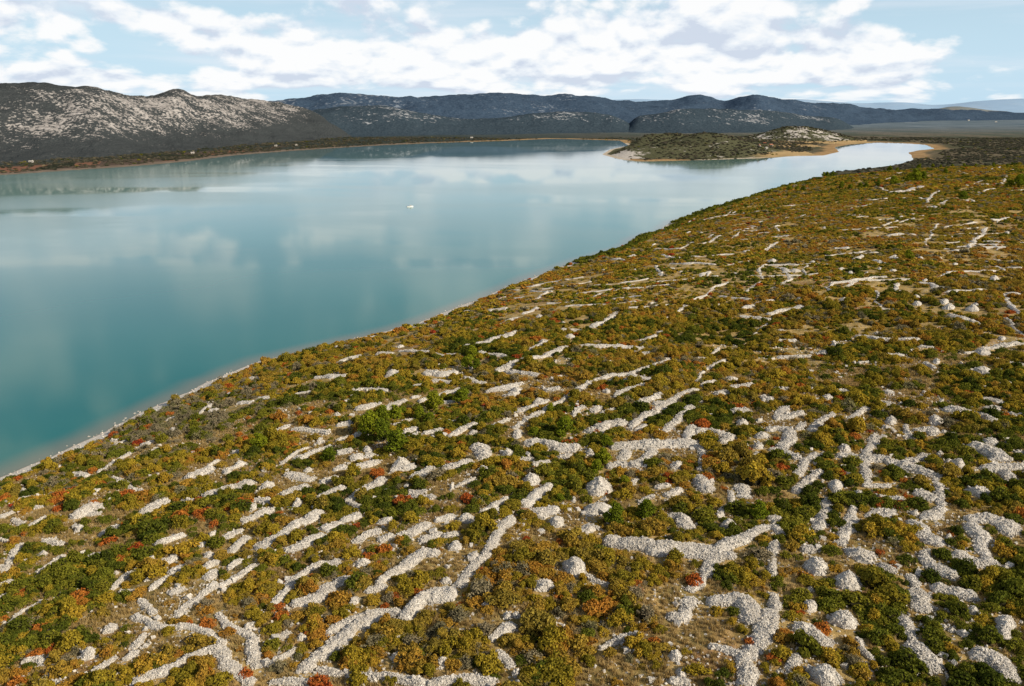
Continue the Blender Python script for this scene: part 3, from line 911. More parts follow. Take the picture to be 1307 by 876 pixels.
def mat_ground():
    m, nt = new_mat('dry_karst_ground'); g = N(nt); p = g.pos(); d = g.attr('shore')
    n1 = g.noise(p, 0.045, 5, 0.6); n2 = g.noise(p, 0.6, 5, 0.65); n3 = g.noise(p, 3.5, 3, 0.7)
    grass = g.ramp(n2, [(0.25, (0.228, 0.155, 0.061)), (0.5, (0.457, 0.316, 0.121)), (0.78, (0.672, 0.497, 0.230))])
    soil = g.ramp(n2, [(0.25, (0.192, 0.103, 0.046)), (0.8, (0.480, 0.287, 0.154))])
    col = g.mix(g.span(n1, 0.5, 0.68), grass, soil)
    col = g.mix(g.span(g.noise(p, 0.25, 4), 0.42, 0.62, 0.0, 0.75), col, (0.20, 0.16, 0.055))
    v = g.n('ShaderNodeTexVoronoi'); g.put(v, 'Vector', p); g.put(v, 'Scale', 1.3)
    sc = g.n('ShaderNodeSeparateColor'); g.l(v.outputs['Color'], sc.inputs[0])
    stone = g.math('MULTIPLY', g.math('LESS_THAN', v.outputs['Distance'], 0.32), g.math('GREATER_THAN', sc.outputs[1], g.span(g.noise(p, 0.08, 3), 0.35, 0.65, 0.97, 0.55)))
    col = g.mix(stone, col, g.ramp(sc.outputs[0], [(0, (0.36, 0.33, 0.29)), (1, (0.60, 0.57, 0.52))]))
    wob = g.math('ADD', d, g.math('MULTIPLY', g.math('SUBTRACT', g.noise(p, 0.12, 3), 0.5), 6.0))
    peb = g.ramp(n3, [(0.3, (0.56, 0.52, 0.46)), (0.65, (0.76, 0.71, 0.64))])
    col = g.mix(g.span(wob, 7.5, 10.0, 1.0, 0.0), col, peb)
    col = g.mix(g.span(d, -0.4, 0.9, 1.0, 0.0), col, (0.22, 0.20, 0.165))
    g.out(g.diffuse(col, 1.0, g.bump(g.math('ADD', n3, g.math('MULTIPLY', n2, 1.5)), 0.7, 0.3), 0.05)); return m

def mat_plain_land():
    m, nt = new_mat('far_scrub_plain'); g = N(nt); p = g.pos(); d = g.attr('shore')
    sp = g.n('ShaderNodeSeparateXYZ'); g.l(p, sp.inputs[0]); Y = sp.outputs[1]; X = sp.outputs[0]
    n1 = g.noise(g.scale(p, 1, 0.35, 1), 0.006, 6, 0.65); n2 = g.noise(p, 0.035, 5, 0.7); n3 = g.noise(p, 0.16, 4, 0.7)
    near = g.ramp(n2, [(0.3, (0.090, 0.085, 0.062)), (0.5, (0.125, 0.108, 0.070)), (0.72, (0.25, 0.205, 0.16))])
    green = g.ramp(n3, [(0.3, (0.040, 0.050, 0.032)), (0.7, (0.10, 0.105, 0.065))])
    col = g.mix(g.span(n1, 0.44, 0.58), near, green)
    wood = g.ramp(n3, [(0.3, (0.026, 0.036, 0.034)), (0.7, (0.060, 0.070, 0.060))])
    left = g.span(X, 900, -100)
    col = g.mix(left, col, wood)                                # dark macchia under the hills
    haze_blue = g.ramp(g.noise(g.scale(p, 0.5, 0.22, 1), 0.011, 6, 0.7), [(0.35, (0.085, 0.125, 0.165)), (0.5, (0.13, 0.17, 0.20)), (0.65, (0.17, 0.215, 0.26))])
    col = g.mix(g.span(Y, 2300, 4600), col, haze_blue)  # bluer with distance: haze put into the plain's colour
    col = g.mix(g.span(Y, 6000, 17000), col, (0.22, 0.31, 0.42))  # paler towards the horizon, haze in the colour again
    # reddish fields and reed belts along the far waterline
    fv = g.n('ShaderNodeTexVoronoi'); g.put(fv, 'Vector', g.scale(p, 1, 0.5, 1)); g.put(fv, 'Scale', 0.016)
    fc = g.n('ShaderNodeSeparateColor'); g.l(fv.outputs['Color'], fc.inputs[0])
    field = g.ramp(fc.outputs[0], [(0.0, (0.030, 0.034, 0.024)), (0.35, (0.10, 0.075, 0.062)), (0.65, (0.20, 0.105, 0.072)), (0.9, (0.26, 0.16, 0.10))], 'CONSTANT')
    col = g.mix(g.math('MULTIPLY', g.span(d, 95, 150, 1.0, 0.0), g.span(X, -560, -640)), col, field)
    dn = g.math('ADD', d, g.math('MULTIPLY', g.math('SUBTRACT', g.noise(p, 0.02, 4), 0.5), 70))
    reed = g.ramp(n2, [(0.3, (0.25, 0.16, 0.085)), (0.7, (0.44, 0.30, 0.155))])
    dull = g.ramp(n2, [(0.3, (0.13, 0.105, 0.085)), (0.7, (0.24, 0.19, 0.15))])
    reed = g.mix(g.span(X, -420, 100), dull, reed)
    ours = g.math('MULTIPLY', g.span(X, 300, 420), g.span(Y, 1750, 1550))
    col = g.mix(g.math('MULTIPLY', g.span(dn, 26, 44, 1.0, 0.0), g.math('SUBTRACT', 1.0, ours)), col, reed)
    g.out(g.diffuse(col, 1.0, g.bump(n3, 0.8, 3.0), 0.0)); return m

def mat_hill(name, dark, dark2, rock, bias, foot, scale, extra=None, soft=0.07):
    """dark bushes dotted over pale rock; more rock up the slope and in patches, closed scrub at the foot; colours also carry haze and cloud shade"""
    m, nt = new_mat(name); g = N(nt); p = g.pos()
    sp = g.n('ShaderNodeSeparateXYZ'); g.l(p, sp.inputs[0])
    big = g.noise(p, scale * 0.09, 5, 0.6); fine = g.noise(g.scale(p, 1, 0.7, 1.2), scale, 4, 0.66); hue = g.noise(p, scale * 0.25, 4, 0.6)
    bush = g.ramp(g.noise(p, scale * 2.0, 3, 0.7), [(0.3, dark), (0.7, dark2)])
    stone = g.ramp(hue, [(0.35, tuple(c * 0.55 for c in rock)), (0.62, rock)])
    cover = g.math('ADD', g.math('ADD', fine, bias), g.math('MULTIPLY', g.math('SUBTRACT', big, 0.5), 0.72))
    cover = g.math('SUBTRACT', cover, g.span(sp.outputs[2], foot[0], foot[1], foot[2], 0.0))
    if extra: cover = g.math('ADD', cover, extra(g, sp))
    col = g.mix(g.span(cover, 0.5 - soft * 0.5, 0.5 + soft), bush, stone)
    g.out(g.diffuse(col, 1.0, g.bump(g.math('ADD', hue, fine), 1.0, 5.0), 0.0)); return m

def mat_headland():
    m, nt = new_mat('headland_scrub'); g = N(nt); p = g.pos(); d = g.attr('shore')
    sp = g.n('ShaderNodeSeparateXYZ'); g.l(p, sp.inputs[0]); X, Y = sp.outputs[0], sp.outputs[1]
    n1 = g.noise(p, 0.02, 5, 0.6); n3 = g.noise(p, 0.22, 4, 0.75)
    bush = g.ramp(n3, [(0.3, (0.050, 0.060, 0.034)), (0.7, (0.135, 0.13, 0.075))])
    cover = g.math('ADD', g.math('MULTIPLY', n1, 0.85), g.math('MULTIPLY', g.noise(p, 0.09, 5, 0.75), 0.55))
    west = g.math('MULTIPLY', g.span(X, 300, 215), g.span(Y, 1800, 1700))
    cover = g.math('ADD', cover, g.math('MULTIPLY', west, 0.42))
    cover = g.math('ADD', cover, g.math('MULTIPLY', g.span(X, 640, 760), 0.10))
    col = g.mix(g.span(cover, 0.82, 0.88), bush, g.ramp(n3, [(0.3, (0.34, 0.31, 0.28)), (0.6, (0.62, 0.58, 0.53))]))
    reed = g.ramp(n1, [(0.3, (0.34, 0.24, 0.12)), (0.7, (0.50, 0.36, 0.19))])
    col = g.mix(g.span(d, 9, 13, 1.0, 0.0), col, (0.55, 0.47, 0.37))
    low = g.math('MULTIPLY', g.span(sp.outputs[2], 4.5, 7.5, 1.0, 0.0), g.span(X, 480, 560))
    col = g.mix(low, col, reed)
    g.out(g.diffuse(col, 1.0, g.bump(n3, 0.9, 2.5), 0.0)); return m

def mat_water():
    m, nt = new_mat('lake_water'); g = N(nt); p = g.pos(); d = g.attr('shore')
    sp = g.n('ShaderNodeSeparateXYZ'); g.l(p, sp.inputs[0]); Y = sp.outputs[1]
    n1 = g.noise(g.scale(p, 0.5, 1, 1), 0.004, 4, 0.5)
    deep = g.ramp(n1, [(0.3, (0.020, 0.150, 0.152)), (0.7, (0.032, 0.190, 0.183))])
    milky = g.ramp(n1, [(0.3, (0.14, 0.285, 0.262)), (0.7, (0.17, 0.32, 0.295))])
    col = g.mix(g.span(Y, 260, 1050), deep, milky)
    col = g.mix(g.span(Y, 1150, 2000, 0.0, 0.75), col, (0.045, 0.125, 0.135))  # far water painted darker to strengthen the hills' dark reflection
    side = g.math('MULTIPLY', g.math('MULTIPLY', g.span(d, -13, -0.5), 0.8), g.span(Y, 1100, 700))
    col = g.mix(side, col, (0.19, 0.20, 0.165))                  # pebble shallows
    wind = g.noise(g.scale(p, 0.35, 1.0, 1), 0.0045, 5, 0.55, dist=0.6)   # calm lanes and ruffled lanes
    ruf = g.math('MULTIPLY', g.span(wind, 0.36, 0.62), g.span(Y, 1000, 1700, 1.0, 0.30))
    w1 = g.noise(p, 0.55, 3, 0.6); w2 = g.noise(g.scale(p, 0.6, 1, 1), 2.1, 3, 0.6)
    h = g.math('ADD', g.math('MULTIPLY', w1, 0.5), g.math('MULTIPLY', w2, 0.25))
    b = g.n('ShaderNodeBump'); g.put(b, 'Height', h); g.put(b, 'Distance', 0.1); g.put(b, 'Strength', g.span(ruf, 0, 1, 0.02, 0.10, False))
    df = g.n('ShaderNodeBsdfDiffuse'); g.l(col, df.inputs['Color'])
    gl = g.n('ShaderNodeBsdfGlossy'); g.put(gl, 'Color', (0.95, 0.97, 1, 1)); g.put(gl, 'Roughness', g.span(ruf, 0, 1, 0.025, 0.15, False)); g.l(b.outputs[0], gl.inputs['Normal'])
    fr = g.n('ShaderNodeFresnel'); g.put(fr, 'IOR', 1.333)
    mx = g.n('ShaderNodeMixShader'); g.l(fr.outputs[0], mx.inputs[0]); g.l(df.outputs[0], mx.inputs[1]); g.l(gl.outputs[0], mx.inputs[2])
    g.out(mx.outputs[0]); return m

def mat_leaf(name, cols, trans=0.25):
    """leaf colour varies from plant to plant, from patch to patch and from leaf to leaf"""
    m, nt = new_mat(name); g = N(nt)
    oi = g.n('ShaderNodeObjectInfo'); tc = g.n('ShaderNodeTexCoord').outputs['Object']
    patch = g.noise(oi.outputs['Location'], 0.03, 3, 0.6)
    f = g.math('ADD', g.math('MULTIPLY', oi.outputs['Random'], 0.62), g.math('MULTIPLY', g.math('SUBTRACT', patch, 0.5), 1.5))
    f = g.math('ADD', f, 0.19)
    f = g.math('ADD', f, g.math('MULTIPLY', g.math('SUBTRACT', g.noise(tc, 1.3, 2), 0.5), 0.45))
    n = len(cols)
    col = g.ramp(f, [(0.08 + 0.84 * k / (n - 1), c) for k, c in enumerate(cols)])
    wn = g.n('ShaderNodeTexWhiteNoise'); g.put(wn, 'Vector', g.scale(g.n('ShaderNodeNewGeometry').outputs['True Normal'], 31, 47, 23))
    hv = g.n('ShaderNodeHueSaturation'); g.put(hv, 'Value', g.span(wn.outputs['Value'], 0, 1, 0.62, 1.35, False)); g.l(col, hv.inputs['Color'])
    df = g.n('ShaderNodeBsdfDiffuse'); g.l(hv.outputs[0], df.inputs['Color'])
    tr = g.n('ShaderNodeBsdfTranslucent'); g.l(hv.outputs[0], tr.inputs['Color'])
    mx = g.n('ShaderNodeMixShader'); g.put(mx, 0, trans); g.l(df.outputs[0], mx.inputs[1]); g.l(tr.outputs[0], mx.inputs[2])
    g.out(mx.outputs[0]); return m

M = dict(
    lime=mat_limestone(), ground=mat_ground(), plain=mat_plain_land(), headland=mat_headland(), water=mat_water(),
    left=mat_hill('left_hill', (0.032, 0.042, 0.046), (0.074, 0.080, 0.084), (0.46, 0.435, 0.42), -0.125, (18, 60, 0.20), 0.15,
                  lambda g, sp: g.math('ADD', g.math('ADD', g.math('MULTIPLY', g.math('MULTIPLY', g.span(sp.outputs[0], -1150, -980), g.span(sp.outputs[0], -640, -800)), 0.12), g.span(sp.outputs[0], -800, -560, 0.0, -0.16)), g.span(sp.outputs[2], 120, 160, 0.0, -0.09))),  # pale rock thickened midway to paint a sunlit patch on the slope
    middle=mat_hill('middle_hill', (0.026, 0.050, 0.088), (0.072, 0.108, 0.160), (0.22, 0.26, 0.32), -0.16, (30, 90, 0.16), 0.045, lambda g, sp: g.math('MULTIPLY', g.span(sp.outputs[0], -200, -700), 0.10)),  # cloud shade and distance haze painted in as dark blue tones
    front=mat_hill('front_hill', (0.024, 0.042, 0.060), (0.064, 0.088, 0.110), (0.36, 0.38, 0.41), -0.095, (12, 60, 0.2), 0.06),  # dark bluish tones hold cloud shade and haze in the colour
    lone=mat_hill('lone_hill', (0.13, 0.17, 0.19), (0.22, 0.235, 0.23), (0.35, 0.335, 0.31), -0.02, (0, 60, 0.2), 0.01, None, 0.2),
    far=mat_hill('far_mountain', (0.30, 0.44, 0.62), (0.33, 0.48, 0.66), (0.42, 0.54, 0.69), -0.1, (0, 200, 0.1), 0.002, None, 0.3),  # pale blue base colour stands in for haze
    macchia=mat_leaf('dark_macchia_leaves', [(0.060, 0.072, 0.049), (0.096, 0.100, 0.070), (0.144, 0.130, 0.093), (0.176, 0.152, 0.115)]),
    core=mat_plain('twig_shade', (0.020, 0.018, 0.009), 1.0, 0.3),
    bark=mat_plain('bark', (0.11, 0.085, 0.065), 1.0, 0.3, 6),
    oak=mat_leaf('dark_oak_leaves', [(0.063, 0.084, 0.013), (0.108, 0.125, 0.017), (0.177, 0.183, 0.022), (0.240, 0.217, 0.026)]),
    olive=mat_leaf('olive_leaves', [(0.183, 0.162, 0.021), (0.301, 0.235, 0.026), (0.419, 0.305, 0.033), (0.471, 0.286, 0.040)]),
    brown=mat_leaf('autumn_brown_leaves', [(0.272, 0.208, 0.039), (0.367, 0.260, 0.041), (0.422, 0.253, 0.041), (0.448, 0.201, 0.036)]),
    grey=mat_leaf('grey_twiggy_leaves', [(0.189, 0.171, 0.091), (0.265, 0.228, 0.133), (0.329, 0.272, 0.169), (0.228, 0.221, 0.085)]),
    rust=mat_leaf('rust_red_leaves', [(0.374, 0.083, 0.024), (0.462, 0.138, 0.031), (0.506, 0.209, 0.039), (0.396, 0.066, 0.028)]),
    pine=mat_leaf('pine_needles', [(0.12, 0.155, 0.014), (0.17, 0.21, 0.016), (0.23, 0.265, 0.018), (0.28, 0.29, 0.022)]),
    straw=mat_leaf('dry_grass_blades', [(0.36, 0.25, 0.10), (0.47, 0.34, 0.14), (0.55, 0.42, 0.21)], 0.35),
    wallwhite=mat_plain('house_wall', (0.50, 0.47, 0.42), 0.9), roof=mat_plain('clay_roof', (0.40, 0.15, 0.08), 0.9, 0.2),
    dark=mat_plain('dark_opening', (0.03, 0.03, 0.035), 0.5), hull=mat_plain('boat_white', (0.80, 0.80, 0.78), 0.4, 0.04), boatgrey=mat_plain('boat_grey', (0.12, 0.13, 0.14), 0.5),
)

# ------------------------------------------------------------------ terrain, water, hills
ang = np.radians(np.arange(-47, 47.01, 0.17))
rad = np.exp(np.linspace(math.log(34), math.log(30000), 560))
A, R_ = np.meshgrid(ang, rad)
GX, GY = R_ * np.sin(A), R_ * np.cos(A)
GZ = height(GX, GY); GD = shore_dist(GX, GY); GN = near_zone(GX, GY); GL = lumps(GX, GY)
nr, na = GX.shape
idx = np.arange(nr * na).reshape(nr, na)
Q = np.stack([idx[:-1, :-1], idx[:-1, 1:], idx[1:, 1:], idx[1:, :-1]], -1).reshape(-1, 4)
GV = np.stack([GX, GY, GZ], -1).reshape(-1, 3); gd = GD.ravel(); gn = GN.ravel(); gl = GL.ravel()
fn = gn[Q].mean(1); fd = gd[Q].mean(1); fl = gl[Q].mean(1)
spit = (GV[Q][:, :, 0].mean(1) > 180) & (GV[Q][:, :, 0].mean(1) < 1130) & (GV[Q][:, :, 1].mean(1) < 2420) & (GV[Q][:, :, 1].mean(1) > 1600) & (fd > -6)
zone = np.where((fn >= 0.5), 0, np.where((fl > 2.0) & (fd > -6) | (spit & (fl > 0.4)), 2, 1))
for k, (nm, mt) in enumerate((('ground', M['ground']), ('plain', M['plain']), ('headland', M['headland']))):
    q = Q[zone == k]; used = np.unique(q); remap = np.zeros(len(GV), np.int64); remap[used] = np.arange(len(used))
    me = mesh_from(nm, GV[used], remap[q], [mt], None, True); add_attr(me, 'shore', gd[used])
    tag(link(nm, me), kind='structure')

wr = np.exp(np.linspace(math.log(60), math.log(3200), 330)); wa = np.radians(np.arange(-47, 47.01, 0.3))
WA, WR = np.meshgrid(wa, wr); WX, WY = WR * np.sin(WA), WR * np.cos(WA)
wd = shore_dist(WX, WY); ii = np.arange(WX.size).reshape(WX.shape)
q = np.stack([ii[:-1, :-1], ii[:-1, 1:], ii[1:, 1:], ii[1:, :-1]], -1).reshape(-1, 4)
q = q[wd.ravel()[q].min(1) < 8]
used = np.unique(q); remap = np.zeros(WX.size, np.int64); remap[used] = np.arange(len(used))
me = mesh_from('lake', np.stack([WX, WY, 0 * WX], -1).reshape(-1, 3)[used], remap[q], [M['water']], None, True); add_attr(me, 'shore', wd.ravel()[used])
tag(link('lake', me), kind='structure')

def hill(name, key, amp, nsc, seed, nu=420, nv=90):
    P = np.array(RIDGES[key], float); n = len(P)
    t = np.linspace(0, n - 1, nu)
    def cr(c):
        i = np.clip(np.floor(t).astype(int), 0, n - 2); f = t - i
        p0, p1, p2, p3 = c[np.maximum(i - 1, 0)], c[i], c[i + 1], c[np.minimum(i + 2, n - 1)]
        return 0.5 * (2 * p1 + (p2 - p0) * f + (2 * p0 - 5 * p1 + 4 * p2 - p3) * f * f + (3 * p1 - p0 - 3 * p2 + p3) * f ** 3)
    x, y, h, fr = [cr(P[:, k]) for k in range(4)]
    v = np.linspace(0, 1.7, nv)[:, None]
    r = fr[None] + (1 - fr[None]) * v
    X = x[None] * r; Y = y[None] * r
    # spurs and gullies bend the slope
    sp = fbm(X * nsc * 0.5 + 3, Y * nsc * 0.16, seed + 5, 3) - 0.5
    vv = np.clip(v + sp * 0.42 * np.sin(np.clip(v, 0, 1) * math.pi), 0, 1.7)
    prof = np.where(vv < 1, 0.22 * vv + 0.78 * sstep(0.08, 1.0, vv), 1 - 0.8 * sstep(1.0, 1.9, vv))
    Z = h[None] * prof + amp * (fbm(X * nsc, Y * nsc, seed, 5) - 0.5) * np.sin(np.clip(vv, 0, 1.0) * math.pi * 0.5) * 1.0 - 3 * (v < 0.02)
    tp = sstep(0, 0.07, np.linspace(0, 1, nu)) * sstep(1, 0.90, np.linspace(0, 1, nu)); Z = Z * tp[None] - 6 * (1 - tp[None])
    Z += 0.18 * amp * (fbm(X * nsc * 6, Y * nsc * 6, seed + 9, 3) - 0.5) * (v > 0.1)
    ii = np.arange(nu * nv).reshape(nv, nu)
    q = np.stack([ii[:-1, :-1], ii[:-1, 1:], ii[1:, 1:], ii[1:, :-1]], -1).reshape(-1, 4)
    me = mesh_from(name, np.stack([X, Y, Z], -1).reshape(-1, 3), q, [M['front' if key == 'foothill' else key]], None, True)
    return tag(link(name, me), kind='structure')
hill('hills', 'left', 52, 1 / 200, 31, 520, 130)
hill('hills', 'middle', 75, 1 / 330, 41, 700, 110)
hill('hills', 'front', 26, 1 / 260, 51, 260, 80)
hill('hills', 'foothill', 30, 1 / 200, 57, 320, 80)
hill('hill', 'lone', 20, 1 / 900, 71, 120, 40)
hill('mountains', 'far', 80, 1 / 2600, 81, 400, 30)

# ------------------------------------------------------------------ stone walls and clearance heaps
def stones(C, rad_, rs):
    """angular blocks: C (n,3) centres, rad_ (n,) -> verts, quads"""
    n = len(C)
    corner = np.array([[a, b, c] for c in (-1, 1) for b in (-1, 1) for a in (-1, 1)], float)
    v = corner[None] * (0.62 + 0.5 * rs.rand(n, 8, 3)) * rad_[:, None, None] * (0.6 + 0.55 * rs.rand(n, 1, 3))
    a, b = rs.rand(n) * 6.283, (rs.rand(n) - 0.5) * 1.6
    ca, sa, cb, sb = np.cos(a), np.sin(a), np.cos(b), np.sin(b)
    x, y, z = v[..., 0], v[..., 1], v[..., 2]
    y, z = y * cb[:, None] - z * sb[:, None], y * sb[:, None] + z * cb[:, None]
    x, y = x * ca[:, None] - y * sa[:, None], x * sa[:, None] + y * ca[:, None]
    v = np.stack([x, y, z], -1) + C[:, None]
    f = np.array([[0, 2, 3, 1], [4, 5, 7, 6], [0, 1, 5, 4], [2, 6, 7, 3], [0, 4, 6, 2], [1, 3, 7, 5]])
    q = (np.arange(n) * 8)[:, None, None] + f[None]
    return v.reshape(-1, 3), q.reshape(-1, 4)

OCC = np.zeros((1300, 1500), bool); OX0, OY0 = -300, 20            # cells of 1 m that carry stone
def clear(x, y, r):
    """stone stands here, and no tall growth close in front of it"""
    mark(x, y, r)
    d = math.hypot(x, y); s = min(0.006 * d, 2.0)
    if 90 < d < 330:
        mark(x - x / d * s, y - y / d * s, r * 0.9); mark(x - x / d * s * 0.5, y - y / d * s * 0.5, r * 0.9)
def mark(x, y, r):
    r = max(r, 0.5)
    i0, i1 = int(y - r - OY0), int(y + r - OY0) + 1; j0, j1 = int(x - r - OX0), int(x + r - OX0) + 1
    if i0 < 0 or j0 < 0 or i1 >= 1300 or j1 >= 1500: return
    yy, xx = np.mgrid[i0:i1, j0:j1]
    OCC[i0:i1, j0:j1] |= (xx + OX0 + 0.5 - x) ** 2 + (yy + OY0 + 0.5 - y) ** 2 < r * r

def rubble_mesh(name, X, Y, half, H, rs, cap, cone=False):
    """a mound of stones along a line of points (X, Y) with half widths and heights per point"""
    n = len(X)
    tx, ty = np.gradient(X), np.gradient(Y); L = np.hypot(tx, ty) + 1e-9; nx, ny = -ty / L, tx / L
    dist = math.hypot(X.mean(), Y.mean())
    k = 13 if dist < 220 else 9
    u = np.linspace(-1, 1, k)
    px = X[:, None] + nx[:, None] * half[:, None] * u; py = Y[:, None] + ny[:, None] * half[:, None] * u
    j = 0.08 if dist < 220 else 0.14
    px = px + (rs.rand(n, k) - 0.5) * 2 * j; py = py + (rs.rand(n, k) - 0.5) * 2 * j
    prof = (1 - np.abs(u) ** (1.55 if cone else 1.9)) ** (0.9 if cone else 0.75)
    g = height(px, py)
    pz = g + H[:, None] * prof * (0.82 + 0.36 * vnoise(px / 0.9, py / 0.9, 5)) + (rs.rand(n, k) - 0.5) * 2 * j * 0.8
    edge = np.abs(u) > 0.99
    pz[:, edge] = g[:, edge] - 0.2; pz[0] = g[0] - 0.2; pz[-1] = g[-1] - 0.2
    V = np.stack([px, py, pz], -1).reshape(-1, 3)
    ii = np.arange(n * k).reshape(n, k)
    q = np.stack([ii[:-1, :-1], ii[1:, :-1], ii[1:, 1:], ii[:-1, 1:]], -1).reshape(-1, 4)
    faces = [q]; Vs = [V]
    if dist < 330:
        area = float((2 * half * L).sum())
        den = 52.0 if dist < 140 else (20.0 if dist < 220 else 5.0)
        m = int(min(area * den, cap))
        ia = rs.randint(0, n - 1, m); fu = rs.rand(m); w = np.where(rs.rand(m) < 0.88, rs.uniform(-1, 1, m), np.clip(rs.normal(0, 1.0, m), -1.6, 1.6))
        # keep sampling even over area
        keep = rs.rand(m) < (half[ia] / half.max()); ia, fu, w = ia[keep], fu[keep], w[keep]; m = len(ia)
        cx = X[ia] * (1 - fu) + X[ia + 1] * fu + nx[ia] * half[ia] * w; cy = Y[ia] * (1 - fu) + Y[ia + 1] * fu + ny[ia] * half[ia] * w
        pr = np.where(np.abs(w) < 1, (1 - np.minimum(np.abs(w), 1) ** (1.55 if cone else 1.9)) ** (0.9 if cone else 0.75), 0)
        hh = H[ia] * (1 - fu) + H[ia + 1] * fu
        r = rs.uniform(0.042, 0.105, m) * (1 + 0.9 * (rs.rand(m) > 0.90) + 1.0 * (rs.rand(m) > 0.975)) * (1.0 if dist < 150 else 1.3)
        cz = height(cx, cy) + hh * pr * (0.82 + 0.36 * vnoise(cx / 0.9, cy / 0.9, 5)) + r * 0.12
        sv, sq = stones(np.stack([cx, cy, cz], -1), r, rs)
        faces.append(sq + len(V)); Vs.append(sv)
    if name is None: return np.concatenate(Vs), faces
    return mesh_from(name, np.concatenate(Vs), faces, [M['lime']], None, False)
REST = []
def rubble_object(name, *a):
    """one object per wall or heap; past 300 of a kind the smallest in the picture go into one mass"""
    if name is None: REST.append(rubble_mesh(None, *a)); return None
    return link(name, rubble_mesh(name, *a))

def resample(P, step):
    P = np.array(P, float)
    # soften the corners a little, then even steps
    if len(P) > 2:
        t = np.arange(len(P)); tt = np.linspace(0, len(P) - 1, 8 * len(P))
        S = np.stack([np.interp(tt, t, P[:, k]) for k in (0, 1)], -1)
        ker = np.ones(5) / 5; pad = np.pad(S, ((2, 2), (0, 0)), 'edge')
        P = np.stack([np.convolve(pad[:, k], ker, 'valid') for k in (0, 1)], -1)
    s = np.concatenate([[0], np.cumsum(np.hypot(*np.diff(P, axis=0).T))])
    n = max(6, int(s[-1] / step) + 1); q = np.linspace(0, s[-1], n)
    return np.interp(q, s, P[:, 0]), np.interp(q, s, P[:, 1]), q, s[-1]

ITEMS = []       # dicts: object, picture position, kind, look words
def note(o, kind, look, x, y, z, size):
    u, v, dep = proj(x, y, z)
    ITEMS.append(dict(o=o, kind=kind, look=look, u=u, v=v, size=size))

# more thin walls far up the slope, along and across the fall of the land
rw = np.random.RandomState(77); FARW = []
while len(FARW) < 75:
    y = 330 + 760 * rw.rand() ** 1.2; x = rw.uniform(-40, 0.62) * 1.0 if False else rw.uniform(-0.05, 0.64) * y
    a = rw.normal(0.0, 0.16) if rw.rand() < 0.68 else rw.normal(1.05, 0.2); l = rw.uniform(10, 42) * (1 if y < 600 else 1.4); c1 = rw.normal(0, 0.12)
    P = [(x - l / 2 * math.cos(a - c1), y - l / 2 * math.sin(a - c1)), (x, y), (x + l / 2 * math.cos(a + c1), y + l / 2 * math.sin(a + c1))]
    d = shore_dist(np.array([p[0] for p in P]), np.array([p[1] for p in P]))
    if d.min() > 14: FARW.append((rw.uniform(1.6, 2.6), P))
def wall_kind(wid, P):
    L = sum(math.dist(P[k], P[k + 1]) for k in range(len(P) - 1)) + 0.6 * wid
    x = sum(p[0] for p in P) / len(P); y = sum(p[1] for p in P) / len(P)
    return L < 3.4 * wid, wid * L / (x * x + y * y + 4900) * (70 / math.hypot(math.hypot(x, y), 70))
WK = [wall_kind(w, P) for w, P in WALLS + FARW]
sz_heap = sorted([s for p, s in WK if p] + [w * (d_ + h_) / (x * x + y * y + 4900) * (70 / math.hypot(math.hypot(x, y), 70)) for x, y, w, d_, h_ in HEAPS], reverse=True)
sz_wall = sorted([s for p, s in WK if not p], reverse=True)
cut_heap = sz_heap[299] if len(sz_heap) > 299 else 0; cut_wall = sz_wall[299] if len(sz_wall) > 299 else 0
